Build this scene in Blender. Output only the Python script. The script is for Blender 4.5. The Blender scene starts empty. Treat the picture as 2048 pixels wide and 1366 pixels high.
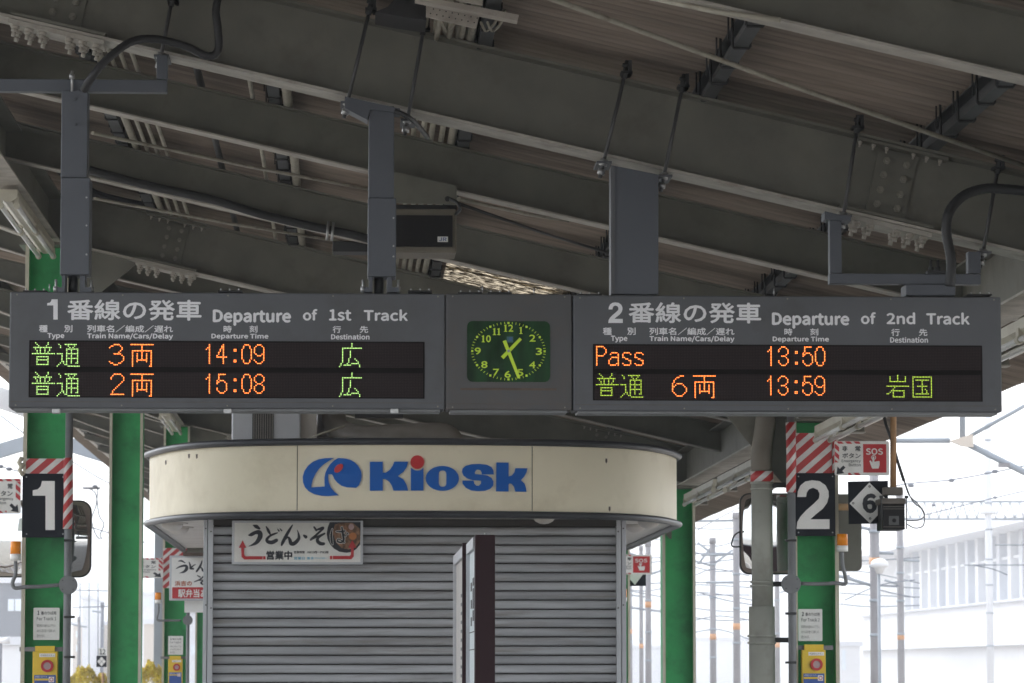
import bpy, bmesh, math, random, os
from mathutils import Vector, Matrix
from mathutils.geometry import tessellate_polygon
random.seed(7)
SC = bpy.context.scene
COL = SC.collection
# ------------------------------------------------------------------ camera, sky, sun, exposure
FPX = 7200.0
PSI = math.atan(324 / FPX); TH = math.atan(655 / FPX)
CAMZ = 1.6
cd = bpy.data.cameras.new('camera'); cam = bpy.data.objects.new('camera', cd); COL.objects.link(cam)
cam.location = (0, 0, CAMZ)
cam.rotation_euler = (math.radians(90) + TH, 0, -PSI)
cd.sensor_width = 36; cd.lens = 36 * FPX / 2048
cd.clip_start = 0.1; cd.clip_end = 4000
cd.dof.use_dof = True; cd.dof.focus_distance = 18.5; cd.dof.aperture_fstop = 13
SC.camera = cam
W = bpy.data.worlds.new('World'); SC.world = W; W.use_nodes = True
SUN_EL, SUN_ROT = math.radians(50), math.radians(335)
nt = W.node_tree; bg = nt.nodes['Background']
sky = nt.nodes.new('ShaderNodeTexSky'); sky.sky_type = 'NISHITA'; sky.sun_disc = False
sky.sun_elevation = SUN_EL; sky.sun_rotation = SUN_ROT; sky.air_density = 1.0; sky.dust_density = 1.0
hs = nt.nodes.new('ShaderNodeHueSaturation'); hs.inputs['Saturation'].default_value = 0.22
nt.links.new(sky.outputs[0], hs.inputs['Color']); nt.links.new(hs.outputs[0], bg.inputs[0])
bg.inputs[1].default_value = 0.15
sd = bpy.data.lights.new('sun', 'SUN'); sd.energy = 0.9; sd.angle = math.radians(20); sd.color = (1, .97, .93)
so = bpy.data.objects.new('sun', sd); COL.objects.link(so)
so.rotation_euler = Vector((math.sin(SUN_ROT) * math.cos(SUN_EL), math.cos(SUN_ROT) * math.cos(SUN_EL), math.sin(SUN_EL))).to_track_quat('Z', 'Y').to_euler()
SC.view_settings.view_transform = 'Standard'; SC.view_settings.look = 'None'
SC.view_settings.exposure = 1.93; SC.view_settings.gamma = 1
SC.view_settings.use_curve_mapping = False
SC.render.engine = 'CYCLES'
SC.cycles.max_bounces = 10; SC.cycles.diffuse_bounces = 6; SC.cycles.use_denoising = True

# ------------------------------------------------------------------ helpers
_c, _s, _C, _S = math.cos(PSI), math.sin(PSI), math.cos(TH), math.sin(TH)
def at(px, py, Y):
    """world point on the frontal plane at distance Y that a photo measurement (2048 px wide) stands for"""
    a = (px - 1024) / FPX; b = (683 - py) / FPX
    d = (_c * a - _s * _S * b + _s * _C, -_s * a - _c * _S * b + _c * _C, _C * b + _S)
    t = Y / d[1]
    return Vector((d[0] * t, Y, d[2] * t + CAMZ))

def mat(name, col, rough=.6, metal=0, var=.12, scale=6, dirt=None, dirt_amt=.0, dirt_scale=2.5, stretch=(1, 1, 1), bump=0, spec=.4, rnd=0):
    m = bpy.data.materials.new(name); m.use_nodes = True
    n = m.node_tree.nodes; l = m.node_tree.links
    p = n['Principled BSDF']
    p.inputs['Roughness'].default_value = rough; p.inputs['Metallic'].default_value = metal
    p.inputs['Specular IOR Level'].default_value = spec
    tc = n.new('ShaderNodeTexCoord'); mp = n.new('ShaderNodeMapping'); mp.inputs['Scale'].default_value = stretch
    l.new(tc.outputs['Object'], mp.inputs[0])
    if rnd:      # alike pieces share a mesh, so shift the pattern from piece to piece
        oi0 = n.new('ShaderNodeObjectInfo'); sh = n.new('ShaderNodeVectorMath'); sh.operation = 'SCALE'; sh.inputs[0].default_value = (37, 11, 23)
        l.new(oi0.outputs['Random'], sh.inputs['Scale']); l.new(sh.outputs[0], mp.inputs['Location'])
    no = n.new('ShaderNodeTexNoise'); no.inputs['Scale'].default_value = scale; no.inputs['Detail'].default_value = 6
    l.new(mp.outputs[0], no.inputs['Vector'])
    rp = n.new('ShaderNodeMapRange'); rp.inputs[1].default_value = .3; rp.inputs[2].default_value = .7
    rp.inputs[3].default_value = 1 - var; rp.inputs[4].default_value = 1 + var
    l.new(no.outputs[0], rp.inputs[0])
    val = rp.outputs[0]
    if rnd:
        oi = n.new('ShaderNodeObjectInfo'); r2 = n.new('ShaderNodeMapRange')
        r2.inputs[3].default_value = 1 - rnd; r2.inputs[4].default_value = 1 + rnd
        l.new(oi.outputs['Random'], r2.inputs[0])
        mu = n.new('ShaderNodeMath'); mu.operation = 'MULTIPLY'; l.new(val, mu.inputs[0]); l.new(r2.outputs[0], mu.inputs[1]); val = mu.outputs[0]
    vm = n.new('ShaderNodeVectorMath'); vm.operation = 'SCALE'; vm.inputs[0].default_value = col[:3]
    l.new(val, vm.inputs['Scale'])
    out = vm.outputs[0]
    if dirt:
        n2 = n.new('ShaderNodeTexNoise'); n2.inputs['Scale'].default_value = dirt_scale; n2.inputs['Detail'].default_value = 8; n2.inputs['Roughness'].default_value = .7
        l.new(mp.outputs[0], n2.inputs['Vector'])
        r3 = n.new('ShaderNodeMapRange'); r3.inputs[1].default_value = .5; r3.inputs[2].default_value = .72; r3.inputs[4].default_value = dirt_amt
        l.new(n2.outputs[0], r3.inputs[0])
        mx = n.new('ShaderNodeMix'); mx.data_type = 'RGBA'
        l.new(r3.outputs[0], mx.inputs['Factor']); l.new(out, mx.inputs['A']); mx.inputs['B'].default_value = (*dirt, 1)
        out = mx.outputs['Result']
    l.new(out, p.inputs['Base Color'])
    if bump:
        b = n.new('ShaderNodeBump'); b.inputs['Strength'].default_value = bump; b.inputs['Distance'].default_value = .01
        l.new(no.outputs[0], b.inputs['Height']); l.new(b.outputs[0], p.inputs['Normal'])
    return m

def emis(name, col, strength):
    m = bpy.data.materials.new(name); m.use_nodes = True
    p = m.node_tree.nodes['Principled BSDF']; p.inputs['Base Color'].default_value = (.02, .02, .02, 1)
    p.inputs['Emission Color'].default_value = (*col, 1); p.inputs['Emission Strength'].default_value = strength
    return m

def stripe_mat(name, a, b, period, ang, c1=(.42, .03, .03), c2=(.62, .60, .58), duty=.55):
    """diagonal printed stripes in the plane of X and Z"""
    m = bpy.data.materials.new(name); m.use_nodes = True
    n = m.node_tree.nodes; l = m.node_tree.links; p = n['Principled BSDF']
    p.inputs['Roughness'].default_value = .45
    tc = n.new('ShaderNodeTexCoord'); sp = n.new('ShaderNodeSeparateXYZ'); l.new(tc.outputs['Object'], sp.inputs[0])
    def mth(op, x, y):
        q = n.new('ShaderNodeMath'); q.operation = op
        for k, v in enumerate((x, y)):
            if hasattr(v, 'default_value'): l.new(v, q.inputs[k])
            else: q.inputs[k].default_value = v
        return q.outputs[0]
    u = mth('ADD', mth('MULTIPLY', sp.outputs[0], a / period), mth('MULTIPLY', sp.outputs[2], b / period))
    u = mth('ADD', u, ang)
    fr = mth('FRACT', u, 0); g = mth('GREATER_THAN', fr, duty)
    no = n.new('ShaderNodeTexNoise'); no.inputs['Scale'].default_value = 14; l.new(tc.outputs['Object'], no.inputs['Vector'])
    mx = n.new('ShaderNodeMix'); mx.data_type = 'RGBA'; l.new(g, mx.inputs['Factor'])
    mx.inputs['A'].default_value = (*c1, 1); mx.inputs['B'].default_value = (*c2, 1)
    vm = n.new('ShaderNodeVectorMath'); vm.operation = 'SCALE'; l.new(mx.outputs['Result'], vm.inputs[0])
    l.new(mth('ADD', mth('MULTIPLY', no.outputs[0], .4), .8), vm.inputs['Scale'])
    l.new(vm.outputs[0], p.inputs['Base Color'])
    return m

WM = {}
def link(o, parent=None, world=None):
    COL.objects.link(o)
    world = world if world is not None else Matrix.Identity(4)
    if parent is not None:
        o.parent = parent; o.matrix_parent_inverse = WM[parent.name].inverted()
    o.matrix_basis = world
    WM[o.name] = world
    return o
def tag(o, label=None, cat=None, group=None, kind=None):
    if label: o['label'] = label
    if cat: o['category'] = cat
    if group: o['group'] = group
    if kind: o['kind'] = kind
    return o
def thing(name, label, cat, loc, group=None):
    o = bpy.data.objects.new(name, None); o.empty_display_size = .1
    link(o, None, Matrix.Translation(Vector(loc)))
    return tag(o, label, cat, group)

class MB:
    def __init__(s): s.v = []; s.f = []; s.sm = []
    def add(s, vs, fs, smooth=False):
        k = len(s.v); s.v += [tuple(v) for v in vs]
        s.f += [tuple(i + k for i in f) for f in fs]; s.sm += [smooth] * len(fs); return s
    def box(s, x0, x1, y0, y1, z0, z1, slope=0):
        """slope: dz/dx shear for members that follow the roof"""
        vs = [(x, y, z + slope * x) for x in (x0, x1) for y in (y0, y1) for z in (z0, z1)]
        return s.add(vs, [(0, 1, 3, 2), (4, 6, 7, 5), (0, 4, 5, 1), (2, 3, 7, 6), (0, 2, 6, 4), (1, 5, 7, 3)])
    def tube(s, pts, r, n=10, cap=True):
        pts = [Vector(p) for p in pts]; rs = r if isinstance(r, (list, tuple)) else [r] * len(pts)
        vs = []; up = None
        for i, p in enumerate(pts):
            a = pts[max(0, i - 1)]; b = pts[min(len(pts) - 1, i + 1)]; d = (b - a).normalized()
            if up is None:
                up = Vector((0, 0, 1)) if abs(d.z) < .9 else Vector((0, 1, 0))
            x = d.cross(up).normalized(); up = x.cross(d).normalized()
            for k in range(n):
                t = 2 * math.pi * k / n
                vs.append(p + (x * math.cos(t) + up * math.sin(t)) * rs[i])
        fs = [(i * n + k, i * n + (k + 1) % n, (i + 1) * n + (k + 1) % n, (i + 1) * n + k) for i in range(len(pts) - 1) for k in range(n)]
        s.add(vs, fs, True)
        if cap:
            k = len(s.v) - len(vs)
            s.f += [tuple(range(k + n - 1, k - 1, -1)), tuple(range(k + (len(pts) - 1) * n, k + len(pts) * n))]; s.sm += [False, False]
        return s
    def prism(s, pts, y0, y1):
        """pts: (x,z) outline; extruded from y0 (front) to y1"""
        n = len(pts); tri = tessellate_polygon([[Vector((p[0], p[1], 0)) for p in pts]])
        vs = [(p[0], y0, p[1]) for p in pts] + [(p[0], y1, p[1]) for p in pts]
        fs = [tuple(t) for t in tri] + [tuple(i + n for i in reversed(t)) for t in tri]
        if y1 != y0: fs += [(i, (i + 1) % n, (i + 1) % n + n, i + n) for i in range(n)]
        else: fs = fs[:len(tri)]
        return s.add(vs, fs)
    def disc(s, x, z, r, y0, y1, n=20, rx=None):
        return s.prism([(x + (rx or r) * math.cos(2 * math.pi * k / n), z + r * math.sin(2 * math.pi * k / n)) for k in range(n)], y0, y1)
    def ring(s, x, z, r0, r1, y0, y1, n=24):
        vs = [];
        for k in range(n):
            t = 2 * math.pi * k / n; cx, sz = math.cos(t), math.sin(t)
            vs += [(x + r0 * cx, y0, z + r0 * sz), (x + r1 * cx, y0, z + r1 * sz), (x + r1 * cx, y1, z + r1 * sz), (x + r0 * cx, y1, z + r0 * sz)]
        fs = [(k * 4 + j, k * 4 + (j + 1) % 4, ((k + 1) % n) * 4 + (j + 1) % 4, ((k + 1) % n) * 4 + j) for k in range(n) for j in range(4)]
        return s.add(vs, fs)
    def mesh(s, name, m):
        me = bpy.data.meshes.new(name); me.from_pydata(s.v, [], s.f)
        me.polygons.foreach_set('use_smooth', s.sm)
        bm = bmesh.new(); bm.from_mesh(me); bmesh.ops.recalc_face_normals(bm, faces=bm.faces); bm.to_mesh(me); bm.free()
        if m: me.materials.append(m)
        return me
    def build(s, name, m, parent=None, bevel=0, kind=None, label=None):
        o = bpy.data.objects.new(name, s.mesh(name, m)); link(o, parent)
        if bevel:
            b = o.modifiers.new('bevel', 'BEVEL'); b.width = bevel; b.segments = 2; b.limit_method = 'ANGLE'
        if kind: o['kind'] = kind
        if label: o['label'] = label
        return o

def inst(name, mesh, parent, world):
    return link(bpy.data.objects.new(name, mesh), parent, world)

def rrect(x0, x1, z0, z1, r, n=5):
    pts = []
    for cx, cz, a0 in ((x1 - r, z1 - r, 0), (x0 + r, z1 - r, 90), (x0 + r, z0 + r, 180), (x1 - r, z0 + r, 270)):
        for k in range(n + 1):
            a = math.radians(a0 + 90 * k / n); pts.append((cx + r * math.cos(a), cz + r * math.sin(a)))
    return pts
def pxpoly(pts, Y): return [(at(x, y, Y).x, at(x, y, Y).z) for x, y in pts]
def pxbox(mb, x0, y0, x1, y1, Y, d):
    a = at(x0, y0, Y); b = at(x1, y1, Y); c = at(x0, y1, Y)
    return mb.box(a.x, b.x, Y, Y + d, (b.z + c.z) / 2, a.z)

def smooth(pts, n=6):
    """Catmull-Rom through points (tuples of equal length)"""
    out = []; P = [pts[0]] + list(pts) + [pts[-1]]
    for i in range(1, len(P) - 2):
        for k in range(n):
            t = k / n
            out.append(tuple(.5 * (2 * b + (c - a) * t + (2 * a - 5 * b + 4 * c - d) * t * t + (3 * b - a - 3 * c + d) * t ** 3)
                             for a, b, c, d in zip(P[i - 1], P[i], P[i + 1], P[i + 2])))
    out.append(tuple(pts[-1])); return out

FONT = None
try:
    fp = os.path.join(bpy.utils.system_resource('DATAFILES'), 'fonts', 'Noto Sans CJK Regular.woff2')   # ships with Blender
    if os.path.exists(fp): FONT = bpy.data.fonts.load(fp)
except Exception: FONT = None
def _run(s, bold, font):
    cu = bpy.data.curves.new('t', 'FONT'); cu.body = s; cu.size = 1; cu.offset = bold; cu.resolution_u = 3
    if font: cu.font = font
    o = bpy.data.objects.new('t', cu); COL.objects.link(o)
    dg = bpy.context.evaluated_depsgraph_get(); me = bpy.data.meshes.new_from_object(o.evaluated_get(dg))
    bpy.data.objects.remove(o); bpy.data.curves.remove(cu)
    return me
def text(s, x0, y0, x1, y1, Y, m, parent, bold=.018, name='lettering', thick=.0008, conv=True, mono=False):
    """lettering fitted to the box (photo measure) on the plane Y"""
    me = _run(s, 0, None if mono else FONT)
    if not me.vertices: return None
    xs = [v.co.x for v in me.vertices]; ys = [v.co.y for v in me.vertices]
    ax, bx, ay, by = min(xs), max(xs), min(ys), max(ys)
    p0 = at(x0, y1, Y); p1 = at(x1, y0, Y)
    q = at(x1, y1, Y).z - p0.z
    wd, ht = p1.x - p0.x, p1.z - q - p0.z
    g = min(bold * 1.25 * ht, wd * .12)       # stroke thickening: shifted copies, each a hair behind the last
    co = []
    for v in me.vertices:
        u = (v.co.x - ax) / (bx - ax); w = (v.co.y - ay) / max(1e-6, by - ay)
        co.append((p0.x + g + u * (wd - 2 * g), p0.z + g + w * (ht - 2 * g)))
    fs = [tuple(p.vertices) for p in me.polygons]
    mb = MB()
    for k, (dx, dz) in enumerate([(0, 0), (g, 0), (-g, 0), (0, g), (0, -g)] if g > 0 else [(0, 0)]):
        mb.add([(x + dx, Y - thick - k * 4e-5, z + dz) for x, z in co], fs)
    bpy.data.meshes.remove(me)
    return mb.build(name, m, parent, kind='stuff')

def brush(strokes, ox, oy, sc, Y, m, parent, name='brush_lettering', grow=0, lift=.002):
    mb = MB(); q = 0
    for st in strokes:
        p = smooth(st, 7) if len(st) > 2 else smooth([st[0], tuple((a + b) / 2 for a, b in zip(*st)), st[1]], 5)
        L = []; R = []
        for i, (x, y, w) in enumerate(p):
            a = p[max(0, i - 1)]; b = p[min(len(p) - 1, i + 1)]
            dx, dy = b[0] - a[0], b[1] - a[1]; k = math.hypot(dx, dy) or 1
            w = max(w, 2) / 2 + grow
            L.append((x - dy / k * w, y + dx / k * w)); R.append((x + dy / k * w, y - dx / k * w))
        for i in range(len(p) - 1):
            y = Y - lift - q * 1e-5; q += 1
            cs = [at(ox + a / sc, oy + b / sc, y) for a, b in (L[i], L[i + 1], R[i + 1], R[i])]
            mb.add(cs, [(0, 1, 2, 3)])
        for (x, yy, w) in (p[0], p[-1]):
            y = Y - lift - q * 1e-5; q += 1; w = max(w, 2) / 2 + grow
            mb.add([at(ox + (x + w * math.cos(t)) / sc, oy + (yy + w * math.sin(t)) / sc, y) for t in [k * math.pi / 5 for k in range(10)]], [tuple(range(10))])
    return mb.build(name, m, parent, kind='stuff')

# ------------------------------------------------------------------ materials
M = {}
M['beam'] = mat('beam_paint', (.155, .151, .124), .6, var=.13, scale=5, dirt=(.085, .07, .052), dirt_amt=.5, dirt_scale=3.4, bump=.06)
M['flange'] = mat('flange_paint', (.40, .375, .33), .6, var=.2, scale=7, dirt=(.15, .10, .07), dirt_amt=.6, dirt_scale=5)
M['purlin'] = mat('purlin_steel', (.07, .072, .075), .5, var=.2, scale=8, dirt=(.02, .018, .016), dirt_amt=.7, dirt_scale=4)
M['bolt'] = mat('bolt_paint', (.23, .22, .18), .4)
M['hook'] = mat('hook_steel', (.03, .03, .03), .6)
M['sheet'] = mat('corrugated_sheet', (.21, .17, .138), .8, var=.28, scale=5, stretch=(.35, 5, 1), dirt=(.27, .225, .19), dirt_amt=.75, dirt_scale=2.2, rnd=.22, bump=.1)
M['pipe'] = mat('cream_conduit', (.38, .355, .29), .5, var=.15, dirt=(.12, .09, .06), dirt_amt=.6, dirt_scale=9)
def ridge_shading(m, period):  # paints the shade between corrugation ridges into the sheet colour as repeating dark bands
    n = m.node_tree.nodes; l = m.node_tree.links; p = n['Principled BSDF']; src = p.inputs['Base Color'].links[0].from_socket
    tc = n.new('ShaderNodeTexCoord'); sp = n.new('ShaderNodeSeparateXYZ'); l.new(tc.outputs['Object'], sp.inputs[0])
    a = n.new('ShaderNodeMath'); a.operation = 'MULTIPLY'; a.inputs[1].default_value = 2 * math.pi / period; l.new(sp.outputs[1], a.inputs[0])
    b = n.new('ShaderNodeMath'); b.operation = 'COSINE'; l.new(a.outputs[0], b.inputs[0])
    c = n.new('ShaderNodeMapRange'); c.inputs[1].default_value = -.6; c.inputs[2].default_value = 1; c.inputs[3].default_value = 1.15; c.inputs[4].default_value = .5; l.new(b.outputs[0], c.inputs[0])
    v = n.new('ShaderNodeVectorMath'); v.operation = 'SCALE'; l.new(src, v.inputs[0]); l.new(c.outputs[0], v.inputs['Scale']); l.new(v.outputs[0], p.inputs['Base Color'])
ridge_shading(M['sheet'], .093)
M['darkpipe'] = mat('dark_conduit', (.03, .03, .031), .45)
M['rod'] = mat('rod_steel', (.085, .085, .085), .45, metal=.3)
M['zinc'] = mat('zinc_steel', (.42, .42, .42), .38, metal=.7, var=.2)
M['sign'] = mat('sign_grey_paint', (.100, .104, .113), .55, var=.07, scale=3, dirt=(.075, .074, .073), dirt_amt=.75, dirt_scale=2.2, bump=.02)
M['signpost'] = mat('post_grey_paint', (.088, .096, .112), .45, var=.06, scale=4)
M['clockbox'] = mat('clock_box_paint', (.086, .086, .088), .6, var=.06, scale=3, dirt=(.13, .085, .06), dirt_amt=.35, dirt_scale=3.2)
M['rust'] = mat('rust_stain', (.105, .075, .058), .7, var=.3, scale=12)
M['white'] = mat('white_lettering', (.80, .80, .82), .5, var=.03)
M['led'] = mat('led_dark', (.007, .005, .005), .6, spec=.08)
M['green'] = mat('green_paint', (.050, .40, .130), .5, var=.10, scale=4, dirt=(.03, .15, .06), dirt_amt=.7, dirt_scale=2.6, bump=.06, spec=.25)
M['cream'] = mat('cream_paint', (.50, .47, .37), .55, var=.15, dirt=(.2, .15, .1), dirt_amt=.5, dirt_scale=6)
M['greypipe'] = mat('grey_conduit', (.17, .175, .18), .45, var=.12, scale=10)
M['black'] = mat('black_plate', (.008, .010, .016), .6, spec=.15)
M['plate'] = mat('white_plate', (.80, .79, .76), .4, var=.04, dirt=(.4, .37, .3), dirt_amt=.3)
M['ink'] = mat('black_ink', (.02, .022, .03), .5)
M['greyink'] = mat('grey_ink', (.12, .12, .12), .5)
M['red'] = mat('red_print', (.5, .03, .035), .45)
M['yellow'] = mat('yellow_box_paint', (.72, .50, .03), .4, var=.06)
M['blue'] = mat('blue_label', (.04, .10, .35), .45)
M['orange'] = mat('orange_lens', (.85, .27, .01), .25, var=.05)
M['fascia'] = mat('fascia_acrylic', (.79, .715, .55), .5, var=.05, scale=1.5, dirt=(.5, .42, .28), dirt_amt=.55, dirt_scale=1.2, spec=.25)
M['rim'] = mat('rubber_rim', (.035, .036, .042), .38, var=.2)
M['soffit'] = mat('soffit_white', (.62, .58, .54), .5, var=.08, dirt=(.4, .34, .28), dirt_amt=.5)
M['kblue'] = mat('logo_blue', (.010, .115, .46), .55, var=.05, spec=.15)
M['kred'] = mat('logo_red', (.50, .015, .02), .4)
M['shutter'] = mat('shutter_slat', (.37, .375, .395), .42, metal=.1, var=.22, scale=3, stretch=(.45, 1, 7), dirt=(.19, .165, .14), dirt_amt=.85, dirt_scale=2.4, bump=.12, rnd=.16)
M['groove'] = mat('slat_groove', (.05, .042, .036), .7)
M['alu'] = mat('aluminium_post', (.50, .51, .54), .4, metal=.2, var=.05)
M['maroon'] = mat('maroon_board', (.026, .008, .011), .5, var=.08, spec=.15)
M['paper'] = mat('timetable_paper', (.52, .60, .62), .35, var=.05)
M['duct'] = mat('duct_tape_silver', (.30, .29, .28), .3, metal=.6, var=.25, scale=6, bump=.15)
M['darkduct'] = mat('duct_foam', (.22, .20, .18), .42, var=.15, scale=6, bump=.2)
M['drain'] = mat('drain_pipe_paint', (.34, .345, .30), .5, var=.08, scale=5, dirt=(.12, .10, .08), dirt_amt=.35, dirt_scale=6)
M['draindark'] = mat('drain_elbow', (.16, .14, .11), .55, var=.15, scale=5)
M['mirror'] = mat('mirror_glass', (.75, .77, .78), .04, metal=1, var=.0)
M['mirrorframe'] = mat('mirror_frame', (.055, .05, .048), .3, var=.2)
M['pinkrim'] = mat('mirror_bezel', (.30, .24, .21), .35, metal=.4)
M['brownback'] = mat('mirror_back', (.12, .105, .09), .5)
M['rustpole'] = mat('rusty_pole', (.30, .17, .08), .7, var=.35, scale=9, dirt=(.35, .3, .2), dirt_amt=.5, dirt_scale=7)
M['band'] = mat('mast_orange_band', (.62, .33, .17), .6)
M['eavewhite'] = mat('eave_white', (.62, .60, .55), .5)
M['tubeglass'] = mat('fluorescent_tube', (.70, .70, .68), .25, var=.02)
M['fixture'] = mat('fixture_enamel', (.50, .47, .38), .4, var=.08, dirt=(.25, .2, .13), dirt_amt=.4)
M['concrete'] = mat('mast_concrete', (.26, .25, .26), .8, var=.15, scale=1.5)
M['galv'] = mat('galvanised_steel', (.30, .33, .37), .5, var=.08, scale=2)
M['wire'] = mat('wire_metal', (.14, .16, .20), .5)
M['bgwhite'] = mat('far_white_wall', (.80, .80, .82), .6, var=.03, scale=.3)
M['bggrey'] = mat('far_grey_panel', (.70, .71, .75), .6, var=.06, scale=.3)
M['bgglass'] = mat('far_window_glass', (.74, .80, .86), .3, var=.08, scale=.4)
M['bgbrown'] = mat('far_tan_wall', (.62, .55, .48), .7, var=.05, scale=.2)
M['bgdark'] = mat('far_dark_cladding', (.20, .21, .24), .7, var=.08, scale=.5)
M['ground'] = mat('ballast_ground', (.30, .28, .25), .9, var=.3, scale=3)
M['asphalt'] = mat('platform_asphalt', (.22, .21, .20), .85, var=.15, scale=4)
M['edge'] = mat('platform_edge', (.45, .44, .42), .8)
M['rail'] = mat('rail_steel', (.25, .20, .17), .4, metal=.8)
M['leaf'] = mat('yellow_leaf', (.62, .50, .05), .6, var=.45, scale=3)
M['bark'] = mat('bark', (.08, .06, .04), .9)
M['louvre'] = mat('louvre_dark', (.025, .024, .024), .6)
M['stripeA'] = stripe_mat('hazard_stripes', 1, -1.15, .118, .12)
M['stripeB'] = stripe_mat('hazard_wrap_stripes', 1, -.8, .082, .3)
M['stripeC'] = stripe_mat('hazard_edge_stripes', 1, 1.1, .06, .2, c1=(.5, .03, .04), c2=(.66, .64, .6), duty=.6)
M['clockface'] = mat('clock_glass', (.010, .045, .014), .3, var=.5, scale=5, stretch=(4, 1, .6), spec=.12)
M['clockgreen'] = mat('clock_numerals', (.60, .82, .05), .5, var=.03)
M['camgrey'] = mat('camera_housing', (.12, .105, .09), .6, spec=.2)
M['camblack'] = mat('camera_black', (.010, .009, .009), .6, spec=.15)
M['speakerblack'] = mat('speaker_cloth', (.012, .01, .01), .9)
M['speakerframe'] = mat('speaker_frame', (.19, .165, .13), .5)

# ------------------------------------------------------------------ ground and platform
MB().box(-900, 900, -200, 2500, -1.4, -1.15).build('ground', M['ground'], kind='structure')
pl = MB().box(-4.7, 5.1, -30, 110, -1.12, -.004).build('platform', M['edge'], kind='structure')
MB().box(-4.3, 4.7, -29.5, 109.5, -.004, .004).build('paving', M['asphalt'], pl)
for x in (-6.0, 6.4):
    tr = thing('railway_track', 'steel railway track beside the %s edge of the platform' % ('left' if x < 0 else 'right'), 'track', (x, 0, -1.15))
    for d in (-.53, .53):
        MB().box(x + d - .035, x + d + .035, -60, 400, -1.0, -.85).build('rail', M['rail'], tr)
    sl = MB()
    for k in range(140): sl.box(x - 1, x + 1, -30 + k * 1.2, -29.75 + k * 1.2, -1.149, -1.0)
    sl.build('sleepers', M['concrete'], tr, kind='stuff')

# ------------------------------------------------------------------ canopy
SL = -.228
XL, XR = -4.87, 4.52
YN = lambda i: 15.5 + 3.1 * (i - 2)
canopy = thing('platform_canopy', 'long sloping platform roof of steel beams and brown corrugated sheets', 'canopy', (0, 0, 3.2))
nut = MB().tube([(0, 0, 0), (0, -.012, 0)], .017, 6).tube([(0, -.012, 0), (0, -.02, 0)], .014, 8).tube([(0, -.02, 0), (0, -.034, 0)], .0085, 8).mesh('bolt', M['bolt'])
nutd = MB().tube([(0, 0, .004), (0, 0, -.014)], .019, 6).tube([(0, 0, -.014), (0, 0, -.028)], .015, 6).tube([(0, 0, -.028), (0, 0, -.05)], .0095, 8).mesh('bolt', M['flange'])
ang = math.atan(SL)
def beam_mesh(main):
    b = MB(); x0, x1 = -2.32, 3.42; e0, e1 = -4.34, 4.02
    zb = 4.075 if main else 4.203; w = .21 if main else .14; t = .013 if main else .009; zt = 4.44
    b.box(x0, x1, w / 2 - .004, w / 2 + .004, zb + t, zt - t, SL)
    b.box(e0, e1, 0, w, zt - t, zt, SL)
    fl = MB().box(x0, x1, 0, w, zb, zb + t, SL)
    for xa, xe in ((x0, e0), (x1, e1)):
        P = lambda x, z: (x, z + SL * x)
        b.prism([P(xa, zb + t), P(xa, zt - t), P(xe, zt - t), P(xe, zt - .085)], w / 2 - .004, w / 2 + .004)
        fl.prism([P(xa, zb), P(xa, zb + t), P(xe, zt - .085 + t), P(xe, zt - .085)], 0, w)
    return b.mesh('beam', M['beam']), fl.mesh('flange', M['flange']), w
BM = {k: beam_mesh(k) for k in (True, False)}
beams = {}
for i in range(-1, 27):
    main = i % 3 == 2
    web, fl, w = BM[main]
    b = inst('main_beam' if main else 'secondary_beam', web, canopy, Matrix.Translation((0, YN(i), 0)))
    inst('flange', fl, b, Matrix.Translation((0, YN(i), 0)))
    beams[i] = b
def splice(i, X, bolts=True):
    b = beams[i]; y = YN(i); w = .21
    def P(s, n):   # along the beam, normal to it, from the beam axis at X
        cx, cz = X, 4.2575 + SL * X
        return cx + s * math.cos(ang) - n * math.sin(ang), cz + s * math.sin(ang) + n * math.cos(ang)
    web = MB().prism([P(-.088, -.135), P(.088, -.135), P(.088, .135), P(-.088, .135)], y + w / 2 - .018, y + w / 2 - .004)
    web.build('splice_plate', M['beam'], b)
    h = .1825 * math.cos(ang)
    MB().prism([P(-.21, -h - .022), P(.21, -h - .022), P(.21, -h - .002), P(-.21, -h - .002)], y + .004, y + w - .004).build('splice_plate', M['flange'], b)
    MB().prism([P(-.21, -h + .016), P(.21, -h + .016), P(.21, -h + .03), P(-.21, -h + .03)], y + .004, y + w / 2 - .02).build('splice_plate', M['beam'], b)
    MB().prism([P(-.21, h - .03), P(.21, h - .03), P(.21, h - .016), P(-.21, h - .016)], y + .004, y + w / 2 - .02).build('splice_plate', M['beam'], b)
    if not bolts: return
    for a in (-.045, .045):
        for n in (-.098, -.034, .034, .098):
            x, z = P(a, n); inst('bolt', nut, b, Matrix.Translation((x, y + w / 2 - .018, z)))
    for a in (-.18, -.12, -.06, .06, .12, .18):
        for yy in (.04, .17):
            x, z = P(a, -h - .022); inst('bolt', nutd, b, Matrix.Translation((x, y + yy, z)) @ Matrix.Rotation(-ang, 4, 'Y'))
        x, z = P(a, h - .03); inst('bolt', nutd, b, Matrix.Translation((x, y + .04, z)) @ Matrix.Rotation(-ang, 4, 'Y') @ Matrix.Scale(.5, 4))
for i in (2, 5): splice(i, -1.24); splice(i, 2.37)
for i in (8, 11): splice(i, -1.24); splice(i, 2.37, True)
# longitudinal girders on the two column lines
for X, zb in ((-2.1, 4.53), (3.21, 3.335)):
    g = MB().box(X - .004, X + .004, 3, 92, zb + .012, zb + .33).box(X - .1, X + .1, 3, 92, zb + .318, zb + .33)
    o = g.build('girder', M['beam'], canopy)
    MB().box(X - .1, X + .1, 3, 92, zb, zb + .012).build('flange', M['flange'], o)
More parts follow.
